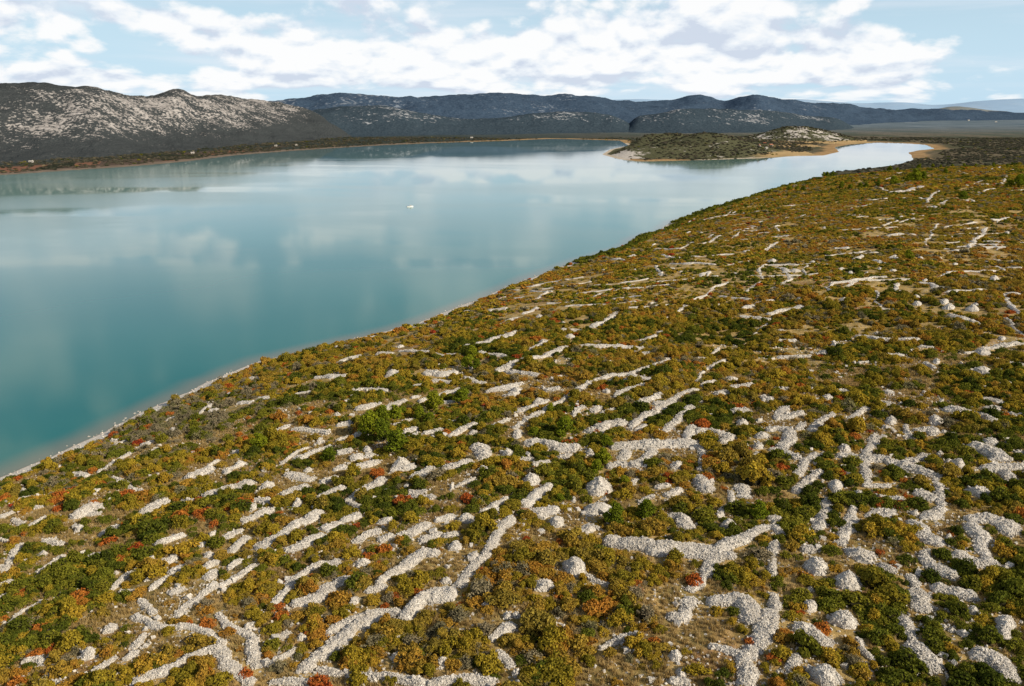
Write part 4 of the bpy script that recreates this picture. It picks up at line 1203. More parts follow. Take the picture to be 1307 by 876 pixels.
for wi, (wid, P) in enumerate(WALLS + FARW):
    rs = np.random.RandomState(1000 + wi)
    cxm = sum(p[0] for p in P) / len(P); cym = sum(p[1] for p in P) / len(P); dist = math.hypot(cxm, cym)
    step = 0.4 if dist < 170 else (0.6 if dist < 330 else 1.1)
    # the ends run out past the traced line by half a width
    a, b = np.array(P[0]), np.array(P[1]); c, d = np.array(P[-1]), np.array(P[-2])
    P2 = [tuple(a + (a - b) / np.linalg.norm(a - b) * 0.3 * wid)] + list(P) + [tuple(c + (c - d) / np.linalg.norm(c - d) * 0.3 * wid)]
    X, Y, s, L = resample(P2, step)
    nx_ = vnoise(s / 2.6, s * 0 + wi * 7.7, 3) - 0.5; ny_ = vnoise(s / 2.6, s * 0 + wi * 3.1, 4) - 0.5
    mw = 0.0 if dist < 300 else 3.4
    X = X + nx_ * 0.5 * wid + mw * (vnoise(s / 8, s * 0 + wi * 6.1, 31) - 0.5); Y = Y + ny_ * 0.5 * wid + mw * (vnoise(s / 8, s * 0 + wi * 8.3, 32) - 0.5); wid = wid * (0.7 if dist > 330 else (0.82 if dist > 190 else 0.93))
    end = np.sqrt(np.clip(1 - (1 - np.clip(np.minimum(s, L - s) / (0.7 * wid), 0, 1)) ** 2, 0.02, 1))
    half = 0.5 * wid * (0.62 + 0.70 * vnoise(s / 3.7, s * 0 + wi * 1.3, 8) + 0.65 * vnoise(s / 1.3, s * 0 + wi * 2.2, 18)) * end
    H = min(max(0.34 * wid, 0.5), 1.5) * (0.35 + 0.8 * vnoise(s / 3.3, s * 0 + wi * 2.9, 6) + 0.45 * vnoise(s / 1.2, s * 0 + wi * 0.9, 16)) * end
    pile, app = WK[wi]
    if dist > 300:                                                      # tumbled and overgrown stretches
        H = H * 0.85 * sstep(0.16, 0.42, vnoise(s / 5.5, s * 0 + wi * 4.1, 26)) + 0.05; half = half * (0.6 + 0.9 * vnoise(s / 4.0, s * 0 + wi * 5.3, 27))
    nm = 'stone_heap' if pile else 'stone_wall'
    o = rubble_object(nm if app >= (cut_heap if pile else cut_wall) else None, X, Y, half, H, rs, 24000)
    for k in range(len(X)): clear(X[k], Y[k], half[k] + 0.2)
    if o is None: continue
    um, vm, dm = proj(cxm, cym, float(height(cxm, cym)))
    u0, v0, _ = proj(*P[0], float(height(*P[0]))); u1, v1, _ = proj(*P[-1], float(height(*P[-1])))
    if u1 < u0: u0, v0, u1, v1 = u1, v1, u0, v0
    sl = (v1 - v0) / (abs(u1 - u0) + 1e-6)
    run = 'upright' if abs(sl) > 1.6 else ('level' if abs(sl) < 0.22 else ('slanting' if sl < 0 else 'falling'))
    chord = math.hypot(P[0][0] - P[-1][0], P[0][1] - P[-1][1])
    bend = 'bent ' if chord < 0.9 * L and not pile and len(P) > 2 else ''
    pxl = math.hypot(u1 - u0, v1 - v0)
    look = ('long ' if pxl > 70 else 'short ') + bend + run if not pile else ('low elongated')
    note(o, nm, look, cxm, cym, float(height(cxm, cym)), pxl)
for hi_, (x, y, w, dp, h) in enumerate(HEAPS):
    rs = np.random.RandomState(5000 + hi_)
    step = 0.35 if math.hypot(x, y) < 200 else 0.7
    L = max(dp, 1.2); n = max(7, int(L / step)); s = np.linspace(-1, 1, n)
    dirx, diry = x / math.hypot(x, y), y / math.hypot(x, y)
    X = x + dirx * s * L / 2; Y = y + diry * s * L / 2
    f = np.sqrt(np.clip(1 - np.abs(s) ** 2.2, 0.015, 1))
    if math.hypot(x, y) > 330: w, h = w * 0.75, h * 0.6
    half = 0.5 * w * f * (0.7 + 0.6 * vnoise(s * 2.5, s * 0 + hi_ * 3.3, 2)); X = X + 0.3 * w * (vnoise(s * 1.5, s * 0 + hi_ * 1.7, 12) - 0.5); H = h * np.clip(1 - np.abs(s) ** 2.0, 0.02, 1) ** 0.9
    app = w * (dp + h) / (x * x + y * y + 4900) * (70 / math.hypot(math.hypot(x, y), 70))
    o = rubble_object('stone_heap' if app >= cut_heap * 0.999 else None, X, Y, half, H, rs, 14000, True)
    for k in range(n): clear(X[k], Y[k], half[k] + 0.2)
    if o is None: continue
    look = ('big ' if w > 4.2 else ('mid-sized ' if w > 2.4 else 'small ')) + ('steep' if h > 0.42 * w else 'rounded')
    note(o, 'stone_heap', look, x, y, float(height(x, y)), w)

if REST:
    off = 0; VV, FF = [], []
    for V_, F_ in REST:
        VV.append(V_); FF += [f + off for f in F_]; off += len(V_)
    tag(link('rubble', mesh_from('rubble', np.concatenate(VV), FF, [M['lime']])), 'small far off scraps of stone wall and heap', 'rubble', None, 'stuff')

# ------------------------------------------------------------------ plants
def ico(sub):
    import bmesh
    bm = bmesh.new(); bmesh.ops.create_icosphere(bm, subdivisions=sub, radius=1)
    V = np.array([v.co[:] for v in bm.verts]); F = np.array([[v.index for v in f.verts] for f in bm.faces]); bm.free()
    return V, F
ICO1, ICO2 = ico(1), ico(2)

def leaves(C, Nn, size, rs, spread=0.75):
    """small leaf-spray quads at C facing roughly along Nn"""
    n = len(C)
    d = Nn + rs.normal(0, spread, (n, 3)); d /= np.linalg.norm(d, axis=1)[:, None]
    a = np.cross(d, rs.normal(0, 1, (n, 3))); a /= np.linalg.norm(a, axis=1)[:, None]; b = np.cross(d, a)
    s = size * rs.uniform(0.6, 1.3, n); e = s * rs.uniform(0.5, 0.9, n)
    a = a * s[:, None]; b = b * e[:, None]
    v = np.stack([C - a * 0.9 - b * 0.3, C - a * 0.1 - b, C + a, C + a * 0.05 + b], 1)
    return v.reshape(-1, 3), np.arange(4 * n).reshape(-1, 4)

def bush_mesh(name, mat, seed, n_leaf, leaf, lobes, flat=0.72, core=0.74, loose=0.10):
    """shrub of radius about 1: overlapping lobes of leaf sprays over a dark twiggy inside"""
    rs = np.random.RandomState(seed)
    cs, rr = [], []
    for k in range(lobes):
        a = rs.rand() * 6.283; q = 0.86 * math.sqrt(rs.rand()) if k else 0.0
        r = rs.uniform(0.17, 0.42) if k else 0.42
        cs.append((q * math.cos(a), q * math.sin(a), flat * rs.uniform(0.25, 1.05) * (1 - 0.5 * q))); rr.append(r)
    cs, rr = np.array(cs), np.array(rr)
    Vs, Fs, Mi, off = [], [], [], 0
    for c, r in zip(cs, rr):
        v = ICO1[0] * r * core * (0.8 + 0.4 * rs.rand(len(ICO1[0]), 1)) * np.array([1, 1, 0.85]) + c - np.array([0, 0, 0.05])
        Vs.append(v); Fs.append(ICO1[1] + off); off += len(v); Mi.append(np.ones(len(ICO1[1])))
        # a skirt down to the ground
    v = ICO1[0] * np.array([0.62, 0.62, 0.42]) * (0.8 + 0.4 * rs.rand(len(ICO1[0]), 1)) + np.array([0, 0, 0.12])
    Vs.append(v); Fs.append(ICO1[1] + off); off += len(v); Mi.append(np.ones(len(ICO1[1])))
    p = rr ** 2 / (rr ** 2).sum(); wh = rs.choice(lobes, n_leaf, p=p)
    d = rs.normal(0, 1, (n_leaf, 3)); d[:, 2] = np.abs(d[:, 2]) * 1.0 - 0.35; d /= np.linalg.norm(d, axis=1)[:, None]
    rad_ = rr[wh] * (1 + rs.normal(0, loose, n_leaf)) * (0.86 + 0.3 * vnoise(d[:, 0] * 3 + wh * 5, d[:, 1] * 3 + d[:, 2] * 2, seed))
    C = cs[wh] + d * rad_[:, None] * np.array([1, 1, 0.88]); C[:, 2] = np.maximum(C[:, 2], 0.03)
    lv, lf = leaves(C, d, leaf, rs)
    Vs.append(lv); quads = lf + off
    tri = np.concatenate(Fs)
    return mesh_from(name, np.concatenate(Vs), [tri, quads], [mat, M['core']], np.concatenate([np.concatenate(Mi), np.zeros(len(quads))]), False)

KINDS = ['oak', 'olive', 'brown', 'grey']
BUSH = {}
for ki, kn in enumerate(KINDS):
    for s_ in range(3):
        n_l = 1000 if kn == 'grey' else 1350
        BUSH[(kn, s_)] = bush_mesh('shrub', M[kn], 100 + ki * 10 + s_, n_l, 0.10 if kn != 'grey' else 0.075, 12 + 3 * s_, 0.60 + 0.2 * s_, 0.74 if kn != 'grey' else 0.6, 0.10 if kn != 'grey' else 0.18)
RUST = [bush_mesh('smoke_bush', M['rust'], 300 + s_, 900, 0.10, 8 + s_, 0.62, 0.66, 0.14) for s_ in range(2)]
SCRUB = [bush_mesh('scrub', M[k], 400 + i, 190, 0.23, 6, 0.66, 0.8) for i, k in enumerate(('oak', 'olive', 'brown', 'olive', 'grey', 'rust', 'macchia'))]

def trunk_mesh(h, r):
    rs = np.random.RandomState(int(h * 100)); k = 7; zs = np.linspace(-0.3, h, 6); V = []
    for i, z in enumerate(zs):
        rr = r * (1 - 0.75 * i / 5); ox = 0.05 * h * math.sin(i * 1.1)
        V += [(ox + rr * math.cos(t), rr * math.sin(t), z) for t in np.linspace(0, 6.283, k, endpoint=False)]
    F = [(i * k + j, i * k + (j + 1) % k, (i + 1) * k + (j + 1) % k, (i + 1) * k + j) for i in range(5) for j in range(k)]
    V = [np.array(V)]; F = [np.array(F)]; off = len(V[0])
    for b in range(8):                                                 # limbs
        z0 = h * (0.3 + 0.08 * b); a = b * 2.4; l = 0.5 * (1 - b * 0.07)
        p0 = np.array([0, 0, z0]); p1 = np.array([l * math.cos(a), l * math.sin(a), z0 + 0.25])
        for p, rr in ((p0, r * 0.35), (p1, r * 0.1)):
            V.append(np.array([p + rr * np.array([-math.sin(a) * math.cos(t), math.cos(a) * math.cos(t), math.sin(t)]) for t in (0, 1.57, 3.14, 4.71)])
                     )
        F.append(np.array([(off + j, off + (j + 1) % 4, off + 4 + (j + 1) % 4, off + 4 + j) for j in range(4)])); off += 8
    return mesh_from('trunk', np.concatenate(V), np.concatenate(F), [M['bark']])
def pine_crown(seed, n_leaf=2600):
    """young Aleppo pine of radius 1, height about 2: clumps of needles on a rounded irregular crown"""
    rs = np.random.RandomState(seed); Vs, Fs, off, cl = [], [], 0, []
    for k in range(34):
        z = 0.25 + 1.65 * rs.rand() ** 0.9; q = (1.0 - abs(z - 0.75) / 1.35) ** 0.8 * (0.35 + 0.6 * rs.rand()); a = rs.rand() * 6.283
        cl.append((q * math.cos(a), q * math.sin(a), z, rs.uniform(0.17, 0.33)))
    cl.append((0, 0, 0.8, 0.5)); cl.append((0, 0, 1.3, 0.4)); cl = np.array(cl)
    for c in cl:
        v = ICO1[0] * c[3] * 0.62 * (0.75 + 0.5 * rs.rand(len(ICO1[0]), 1)) + c[:3]; Vs.append(v); Fs.append(ICO1[1] + off); off += len(v)
    p = cl[:, 3] ** 2; wh = rs.choice(len(cl), n_leaf, p=p / p.sum())
    d = rs.normal(0, 1, (n_leaf, 3)); d[:, 2] = np.abs(d[:, 2]) * 1.1 - 0.45; d /= np.linalg.norm(d, axis=1)[:, None]
    C = cl[wh, :3] + d * (cl[wh, 3] * (1 + rs.normal(0, 0.15, n_leaf)))[:, None]
    lv, lf = leaves(C, d, 0.085, rs, 0.9); Vs.append(lv); tri = np.concatenate(Fs)
    return mesh_from('crown', np.concatenate(Vs), [tri, lf + off], [M['pine'], M['core']], np.concatenate([np.ones(len(tri)), np.zeros(len(lf))]))

# pines
CROWNS = [pine_crown(500 + k) for k in range(4)]; TRUNK = trunk_mesh(1.5, 0.09)
for i, (x, y, r) in enumerate(PINES):
    rs = np.random.RandomState(600 + i); z = float(height(x, y))
    t = bpy.data.objects.new('pine_tree', None); COL.objects.link(t); t.location = (x, y, z)
    t.rotation_euler = (0, 0, rs.rand() * 6.283); sc = r * 1.05; t.scale = (sc, sc, sc * rs.uniform(0.78, 1.0))
    link('trunk', TRUNK, t); link('crown', CROWNS[i % 4], t)
    mark(x, y, 0.75 * r)
    note(t, 'pine_tree', ('big' if r > 2.2 else 'small') + ' bright green', x, y, z, r)
# rust red bushes
for i, (x, y, r) in enumerate(REDS):
    rs = np.random.RandomState(800 + i); z = float(height(x, y)); sc = max(r * 1.15, 0.8)
    o = link('smoke_bush', RUST[i % 2], None, (x, y, z - 0.05)); o.rotation_euler = (0, 0, rs.rand() * 6.283); o.scale = (sc, sc, sc * rs.uniform(0.8, 1.05))
    mark(x, y, 0.6 * sc)
    note(o, 'smoke_bush', ('broad' if sc > 1.6 else 'small') + ' rust red', x, y, z, sc)

# shrubs: a jittered lattice, closer than the crowns are wide; gaps where stone lies and where dry grass shows
def lattice(step, y0, y1, seed):
    rs = np.random.RandomState(seed)
    out = []
    y = y0
    while y < y1:
        w = 0.86 * y + 30
        xs = np.arange(-w, w, step); n = len(xs)
        out.append(np.stack([xs + rs.uniform(-.48, .48, n) * step + (int((y - y0) / step) % 2) * step / 2, y + rs.uniform(-.48, .48, n) * step], -1))
        y += step * 0.87
    return np.concatenate(out)
def land_ok(P, margin):
    d = shore_dist(P[:, 0], P[:, 1]); nzv = near_zone(P[:, 0], P[:, 1])
    return (d > margin + 5.5 * sstep(40, -30, P[:, 0]) * (vnoise(P[:, 0] / 25, P[:, 1] / 25, 77) * 1.0 + 0.35)) & (nzv > 0.45)
def in_view(P, m=60):
    u, v, dep = proj(P[:, 0], P[:, 1], height(P[:, 0], P[:, 1]) + 1)
    return (u > -m) & (u < 1307 + m) & (v < 876 + m * 1.5)
def free(P):
    i = np.clip((P[:, 1] - OY0).astype(int), 0, 1299); j = np.clip((P[:, 0] - OX0).astype(int), 0, 1499)
    return ~OCC[i, j]
near_pts = lattice(1.72, 42, 330, 11)
near_pts = near_pts[land_ok(near_pts, 4.5)]; near_pts = near_pts[in_view(near_pts)]; near_pts = near_pts[free(near_pts)]
mid_pts = lattice(2.7, 330, 760, 12); mid_pts = mid_pts[land_ok(mid_pts, 2.5)]; mid_pts = mid_pts[in_view(mid_pts, 30)]; mid_pts = mid_pts[free(mid_pts)]
far_pts = lattice(4.2, 760, 1750, 13); far_pts = far_pts[land_ok(far_pts, 2.0)]; far_pts = far_pts[in_view(far_pts, 20)]; far_pts = far_pts[free(far_pts)]
def dress(P, seed, rlo, rhi):
    rs = np.random.RandomState(seed); n = len(P)
    bare = fbm(P[:, 0] / 13, P[:, 1] / 13, 91, 3)
    dens = np.clip(1.18 - 1.5 * sstep(0.52, 0.74, bare), 0.12, 1)
    keep = rs.rand(n) < dens; P = P[keep]; n = len(P)
    big = fbm(P[:, 0] / 22, P[:, 1] / 22, 95, 2)
    r = 0.95 * rlo + 1.18 * (rhi - rlo) * np.clip(rs.beta(1.1, 2.4, n) * 1.05 + 0.6 * (big - 0.45), 0, 1)
    d = np.hypot(P[:, 0], P[:, 1])
    greenish = 0.5 * fbm(P[:, 0] / 16, P[:, 1] / 16, 97, 2) + 0.6 * fbm(P[:, 0] / 55, P[:, 1] / 55, 98, 3) - 0.05 + 0.16 * sstep(-40, 70, P[:, 0]) * sstep(230, 130, P[:, 1]) - 0.06 * sstep(200, 420, d)
    a = greenish + rs.normal(0, 0.12, n) + 0.035 * sstep(260, 420, d)
    kind = np.where(a > 0.575, 0, np.where(a > 0.425, 1, 2))
    kind = np.where((kind == 2) & (rs.rand(n) < 0.22), 3, kind)
    gz = np.exp(-(((P[:, 0] + 103) / 26) ** 2 + ((P[:, 1] - 232) / 34) ** 2))
    kind = np.where(rs.rand(n) < 0.75 * gz, 3, kind)
    ok = np.ones(n, bool)
    for q in range(3):                                                  # crowns stop short of the stone
        hit = np.zeros(n, bool)
        for k in range(8):
            c = P + 0.42 * r[:, None] * np.array([math.cos(k * 0.785), math.sin(k * 0.785)])
            hit |= ~free(c)
        if q < 2: r = np.where(hit, np.maximum(r * 0.72, 0.5 * rlo), r)
        else: ok = ~hit | (rs.rand(n) < 0.6)
    P, r, kind, n, d = P[ok], r[ok], kind[ok], int(ok.sum()), d[ok]
    r = r * np.where(rs.rand(n) < 0.05, 1.35, 1.0)
    edge = (shore_dist(P[:, 0], P[:, 1]) < 16) & (d > 500)                # darker, taller growth along the bank
    kind = np.where(edge, 0, kind); r = np.where(edge, r * 1.35, r)
    return P, r, kind, rs
NP, NR_, NK, rs_ = dress(near_pts, 21, 0.75, 2.05)
nz_ = height(NP[:, 0], NP[:, 1]); u_, v_, dep_ = proj(NP[:, 0], NP[:, 1], nz_ + 0.7 * NR_)
vis = (u_ > 4) & (u_ < 1303) & (v_ < 866)
order = np.argsort(-(NR_ / dep_) * vis); single = np.zeros(len(NP), bool); single[order[:300]] = True
rot = rs_.rand(len(NP)) * 6.283; var = rs_.randint(0, 3, len(NP)); hgt = rs_.uniform(0.65, 1.25, len(NP)); asp = rs_.uniform(0.8, 1.25, len(NP))
LOOK = {'oak': 'dark green', 'olive': 'olive green', 'brown': 'brownish autumn', 'grey': 'greyish twiggy'}
for i in np.where(single)[0]:
    kn = KINDS[NK[i]]; r = NR_[i]
    o = link('shrub', BUSH[(kn, var[i])], None, (float(NP[i, 0]), float(NP[i, 1]), float(nz_[i]) - 0.05))
    o.rotation_euler = (0, 0, float(rot[i])); o.scale = (float(r * asp[i]), float(r / asp[i]), float(r * hgt[i]))
    note(o, 'shrub', ('large ' if r > 1.55 else '') + LOOK[kn], NP[i, 0], NP[i, 1], nz_[i], r)

def scatter(name, P, r, zs, rot, idx, sources, squash, at):
    """ONE stuff object: the sources' meshes set out over the points P"""
    V = np.stack([P[:, 0], P[:, 1], zs], -1)
    me = bpy.data.meshes.new(name); me.vertices.add(len(V)); me.vertices.foreach_set('co', V.astype(np.float32).ravel()); me.update()
    for nm, ty, val in (('size', 'FLOAT_VECTOR', np.stack([r, r, r * squash], -1)), ('turn', 'FLOAT_VECTOR', np.stack([0 * rot, 0 * rot, rot], -1))):
        a = me.attributes.new(nm, ty, 'POINT'); a.data.foreach_set('vector', val.astype(np.float32).ravel())
    a = me.attributes.new('sort', 'INT', 'POINT'); a.data.foreach_set('value', np.asarray(idx, np.int32))
    o = link(name, me)
    ng = bpy.data.node_groups.new(name, 'GeometryNodeTree')
    ng.interface.new_socket('Geometry', in_out='INPUT', socket_type='NodeSocketGeometry'); ng.interface.new_socket('Geometry', in_out='OUTPUT', socket_type='NodeSocketGeometry')
    n = ng.nodes; gi = n.new('NodeGroupInput'); go = n.new('NodeGroupOutput'); jn = n.new('GeometryNodeJoinGeometry')
    def named(nm, ty):
        x = n.new('GeometryNodeInputNamedAttribute'); x.data_type = ty; x.inputs['Name'].default_value = nm; return x.outputs['Attribute']
    sz, tn, so = named('size', 'FLOAT_VECTOR'), named('turn', 'FLOAT_VECTOR'), named('sort', 'INT')
    for k, src in enumerate(sources):
        oi = n.new('GeometryNodeObjectInfo'); oi.transform_space = 'ORIGINAL'; oi.inputs['Object'].default_value = src; oi.inputs['As Instance'].default_value = True
        cp = n.new('FunctionNodeCompare'); cp.data_type = 'INT'; cp.operation = 'EQUAL'
        ia = [s for s in cp.inputs if s.type == 'INT']; ng.links.new(so, ia[0]); ia[1].default_value = k
        ip = n.new('GeometryNodeInstanceOnPoints')
        ng.links.new(gi.outputs[0], ip.inputs['Points']); ng.links.new(cp.outputs[0], ip.inputs['Selection']); ng.links.new(oi.outputs['Geometry'], ip.inputs['Instance'])
        ng.links.new(tn, ip.inputs['Rotation']); ng.links.new(sz, ip.inputs['Scale']); ng.links.new(ip.outputs[0], jn.inputs[0])
    ng.links.new(jn.outputs[0], go.inputs[0])
    md = o.modifiers.new('scatter', 'NODES'); md.node_group = ng
    return tag(o, kind='stuff')

# the first full-size shrub of every sort lends its mesh to the mass behind the 300 single ones
first = {}
for it in ITEMS:
    if it['kind'] in ('shrub', 'smoke_bush'): first.setdefault(it['o'].data.name, it['o'])
rest = np.where(~single)[0]
src, pos_ = [], {}
for (kn, s_), me in BUSH.items():
    if me.name in first: pos_[(KINDS.index(kn), s_)] = len(src); src.append(first[me.name])
rust_at = len(src); src.append(first[RUST[0].name])
sort = np.array([pos_.get((NK[i], var[i]), 0) for i in rest])
sort = np.where(rs_.rand(len(rest)) < 0.02 + 0.05 * (fbm(NP[rest, 0] / 25, NP[rest, 1] / 25, 66, 2) > 0.6), rust_at, sort)
tag(scatter('scrub', NP[rest], NR_[rest], nz_[rest] - 0.05, rot[rest], sort, src, hgt[rest], 0), 'dense low evergreen and autumn scrub filling the ground between the stone walls', 'scrub')

# farther off: the same growth, coarser; each source stands in its own place on the slope
SRC = []
for k, me in enumerate(SCRUB):
    x, y = 150 + 28 * k, 420 + 17 * k
    SRC.append(tag(link('scrub', me, None, (x, y, float(height(x, y)))), kind='stuff'))
MP, MR, MK, rm = dress(mid_pts, 22, 0.9, 2.3)
FP, FR, FK, rf = dress(far_pts, 23, 1.6, 3.4)
for nm, (P_, R2, K2, r2) in (('scrub', (MP, MR, MK, rm)), ('scrub', (FP, FR, FK, rf))):
    n = len(P_); k2 = np.array([0, 1, 2, 4])[K2]; k2 = np.where((k2 == 1) & (r2.rand(n) < 0.4), 3, k2); k2 = np.where(r2.rand(n) < 0.012 + 0.05 * (fbm(P_[:, 0] / 40, P_[:, 1] / 40, 67, 2) > 0.62), 5, k2)
    tag(scatter(nm, P_, R2, height(P_[:, 0], P_[:, 1]) - 0.1, r2.rand(n) * 6.283, k2, SRC, r2.uniform(0.6, 0.95, n), 0), 'low green and brown scrub receding along the lake slope', 'scrub')
# woods and scrub on the plain, the headland and the far shore
def plain_lattice(step, y0, y1, seed):
    P = lattice(step, y0, y1, seed)
    d = shore_dist(P[:, 0], P[:, 1]); ours = (P[:, 0] > 350) & (P[:, 1] < 1650); return P[(d > np.where(ours, 3, 22)) & (near_zone(P[:, 0], P[:, 1]) <= 0.45)]
PP = plain_lattice(9.0, 1150, 2700, 31); PP = PP[in_view(PP, 20)]
rp = np.random.RandomState(32); n = len(PP)
lm = lumps(PP[:, 0], PP[:, 1]); dn = shore_dist(PP[:, 0], PP[:, 1])
reed_ = (dn < 60) & (lm < 3) & (PP[:, 0] > 480) & (PP[:, 0] < 1250) & (PP[:, 1] > 1650)
keep = (rp.rand(n) < np.clip(0.35 + 1.6 * (fbm(PP[:, 0] / 60, PP[:, 1] / 60, 33, 3) - 0.42), 0.06, 0.9) * np.where((PP[:, 0] < 300) & (PP[:, 0] > 150) & (PP[:, 1] < 1800), 0.35, 1)) & ~reed_
PP = PP[keep]; n = len(PP); lm = lm[keep]
kk = np.where(rp.rand(n) < 0.93, 6, np.where(rp.rand(n) < 0.6, 0, 4))
tag(scatter('scrub', PP, rp.uniform(1.8, 4.2, n), height(PP[:, 0], PP[:, 1]) - 0.2, rp.rand(n) * 6.283, kk, SRC, rp.uniform(0.55, 0.9, n), 0), 'dark macchia dotted over the plain and the low headland', 'scrub')

# dry grass tufts and loose stones between the shrubs close to the camera
def tuft_mesh(seed):
    rs = np.random.RandomState(seed); n = 34
    b = rs.normal(0, 0.13, (n, 2)); a = rs.rand(n) * 6.283; h = rs.uniform(0.25, 0.55, n); w = 0.035
    V = np.zeros((n, 3, 3)); dx, dy = np.cos(a), np.sin(a)
    V[:, 0, :2] = b - np.stack([dy, -dx], -1) * w; V[:, 1, :2] = b + np.stack([dy, -dx], -1) * w
    V[:, 2, :2] = b + np.stack([dx, dy], -1) * 0.2 * rs.rand(n, 1); V[:, 2, 2] = h
    return mesh_from('grass', V.reshape(-1, 3), np.arange(3 * n).reshape(-1, 3), [M['straw']])
gp = lattice(0.95, 60, 230, 41); gp = gp[land_ok(gp, 4.5)]; gp = gp[in_view(gp, 10)]; gp = gp[free(gp)]
bare = fbm(gp[:, 0] / 13, gp[:, 1] / 13, 91, 3); rg = np.random.RandomState(42); gp = gp[rg.rand(len(gp)) < np.clip(0.55 + 3 * (bare - 0.45), 0.35, 1)]; n = len(gp)
gsrc = []
for k in range(2):
    gsrc.append(tag(link('grass', tuft_mesh(43 + k), None, (float(gp[k, 0]), float(gp[k, 1]), float(height(gp[k, 0], gp[k, 1])))), kind='stuff'))
tag(scatter('grass', gp, rg.uniform(0.8, 1.7, n), height(gp[:, 0], gp[:, 1]), rg.rand(n) * 6.283, rg.randint(0, 2, n), gsrc, np.ones(n), 0), 'dry straw coloured grass in the gaps between shrubs', 'grass')
sp_ = lattice(0.9, 60, 260, 51); sp_ = sp_[land_ok(sp_, 1.0)]; sp_ = sp_[in_view(sp_, 10)]; rq = np.random.RandomState(52)
stn = fbm(sp_[:, 0] / 9, sp_[:, 1] / 9, 53, 3) + 0.12 * sstep(20, 110, sp_[:, 0]) * sstep(220, 120, sp_[:, 1])
sp_ = sp_[rq.rand(len(sp_)) < np.clip(2.6 * (stn - 0.42), 0.05, 0.8)]; n = len(sp_)
sz_ = rq.uniform(0.09, 0.26, n) * (1 + 1.6 * (rq.rand(n) > 0.95))
bk = lattice(1.6, 150, 700, 57); bd = shore_dist(bk[:, 0], bk[:, 1]); bk = bk[(bd > -2.2) & (bd < 4.5) & (near_zone(bk[:, 0], bk[:, 1]) > 0.3)]; bk = bk[in_view(bk, 10)]; bk = bk[rq.rand(len(bk)) < np.where(bk[:, 1] < 300, 0.4, 0.2)]
sp_ = np.concatenate([sp_, bk]); sz_ = np.concatenate([sz_, rq.uniform(0.12, 0.42, len(bk)) * rq.uniform(0.5, 1, len(bk))])
sv, sq = stones(np.stack([sp_[:, 0], sp_[:, 1], height(sp_[:, 0], sp_[:, 1]) + sz_ * 0.3], -1), sz_, rq)
tag(link('rubble', mesh_from('rubble', sv, sq, [M['lime']])), 'loose limestone rubble strewn over the bare soil', 'rubble', None, 'stuff')

# ------------------------------------------------------------------ houses on the far shores, a boat on the lake
def box(V, F, x0, x1, y0, y1, z0, z1):
    o = len(V)
    V += [(x, y, z) for z in (z0, z1) for y in (y0, y1) for x in (x0, x1)]
    F += [[o + a for a in q] for q in ((0, 2, 3, 1), (4, 5, 7, 6), (0, 1, 5, 4), (2, 6, 7, 3), (0, 4, 6, 2), (1, 3, 7, 5))]
def piece(name, boxes, mat, parent):
    V, F = [], []
    for b in boxes: box(V, F, *b)
    return link(name, mesh_from(name, V, np.array(F), [mat]), parent)
for i, (x, y, size, turn, label) in enumerate(HOUSES):
    t = bpy.data.objects.new('house', None); COL.objects.link(t); t.location = (x, y, float(height(x, y)) - 0.3); t.rotation_euler = (0, 0, turn)
    tag(t, label, 'house', 'houses on the far shores')
    L, W, H = 3.4 * size, 2.4 * size, 3.0 * min(size, 1.2)
    piece('wall', [(-L, L, -W, W, 0, H)], M['wallwhite'], t)
    e = 0.5; V = [(-L - e, -W - e, H - 0.1), (L + e, -W - e, H - 0.1), (L + e, W + e, H - 0.1), (-L - e, W + e, H - 0.1), (-L - e, 0, H + 0.55 * W), (L + e, 0, H + 0.55 * W)]
    rf = link('roof', mesh_from('roof', V, [np.array([[0, 1, 5, 4], [2, 3, 4, 5], [0, 3, 2, 1]]), np.array([[0, 4, 3], [1, 2, 5]])], [M['roof' if 'red' in label else 'wallwhite']]), t)
    piece('chimney', [(L * .5, L * .5 + .8, .6, 1.4, H + 0.3 * W, H + 0.55 * W + 1)], M['wallwhite'], rf)
    piece('door', [(-0.6, 0.6, -W - 0.04, -W + 0.05, 0.3, 2.5)], M['dark'], t)
    for k in (-0.62, 0.62): piece('window', [(k * L - .7, k * L + .7, -W - 0.04, -W + 0.05, 1.6, 3.1)], M['dark'], t)
bx, by = BOAT
bt = bpy.data.objects.new('motor_boat', None); COL.objects.link(bt); bt.location = (bx, by, 0); bt.rotation_euler = (0, 0, 0.35)
tag(bt, 'tiny white motor boat alone on the open turquoise lake', 'boat')
st = [(-3.0, 1.05, 0.95), (-1.0, 1.2, 0.95), (1.2, 1.05, 1.05), (2.6, 0.5, 1.25), (3.3, 0.04, 1.4)]
V, F = [], []
for px_, hw, hz_ in st: V += [(px_, -hw, hz_), (px_, -hw * 0.75, -0.15), (px_, 0, -0.4), (px_, hw * 0.75, -0.15), (px_, hw, hz_), (px_, hw * .8, hz_ - 0.05), (px_, hw * .7, 0.35), (px_, -hw * .7, 0.35), (px_, -hw * .8, hz_ - 0.05)]
for s_ in range(4):
    for k in range(9): F.append([s_ * 9 + k, s_ * 9 + (k + 1) % 9, s_ * 9 + 9 + (k + 1) % 9, s_ * 9 + 9 + k])
F += [[0, 8, 7, 1], [1, 7, 6, 3], [3, 6, 5, 4], [1, 3, 2, 2]][:3]
link('hull', mesh_from('hull', V, np.array(F), [M['hull']]), bt)
piece('cabin', [(-0.4, 1.3, -0.75, 0.75, 0.36, 1.9), (-0.6, 1.5, -0.85, 0.85, 1.903, 2.0)], M['hull'], bt)
piece('window', [(1.301, 1.33, -0.6, 0.6, 1.2, 1.75), (-0.1, 1.1, -0.78, -0.752, 1.2, 1.75), (-0.1, 1.1, 0.752, 0.78, 1.2, 1.75)], M['dark'], bt)
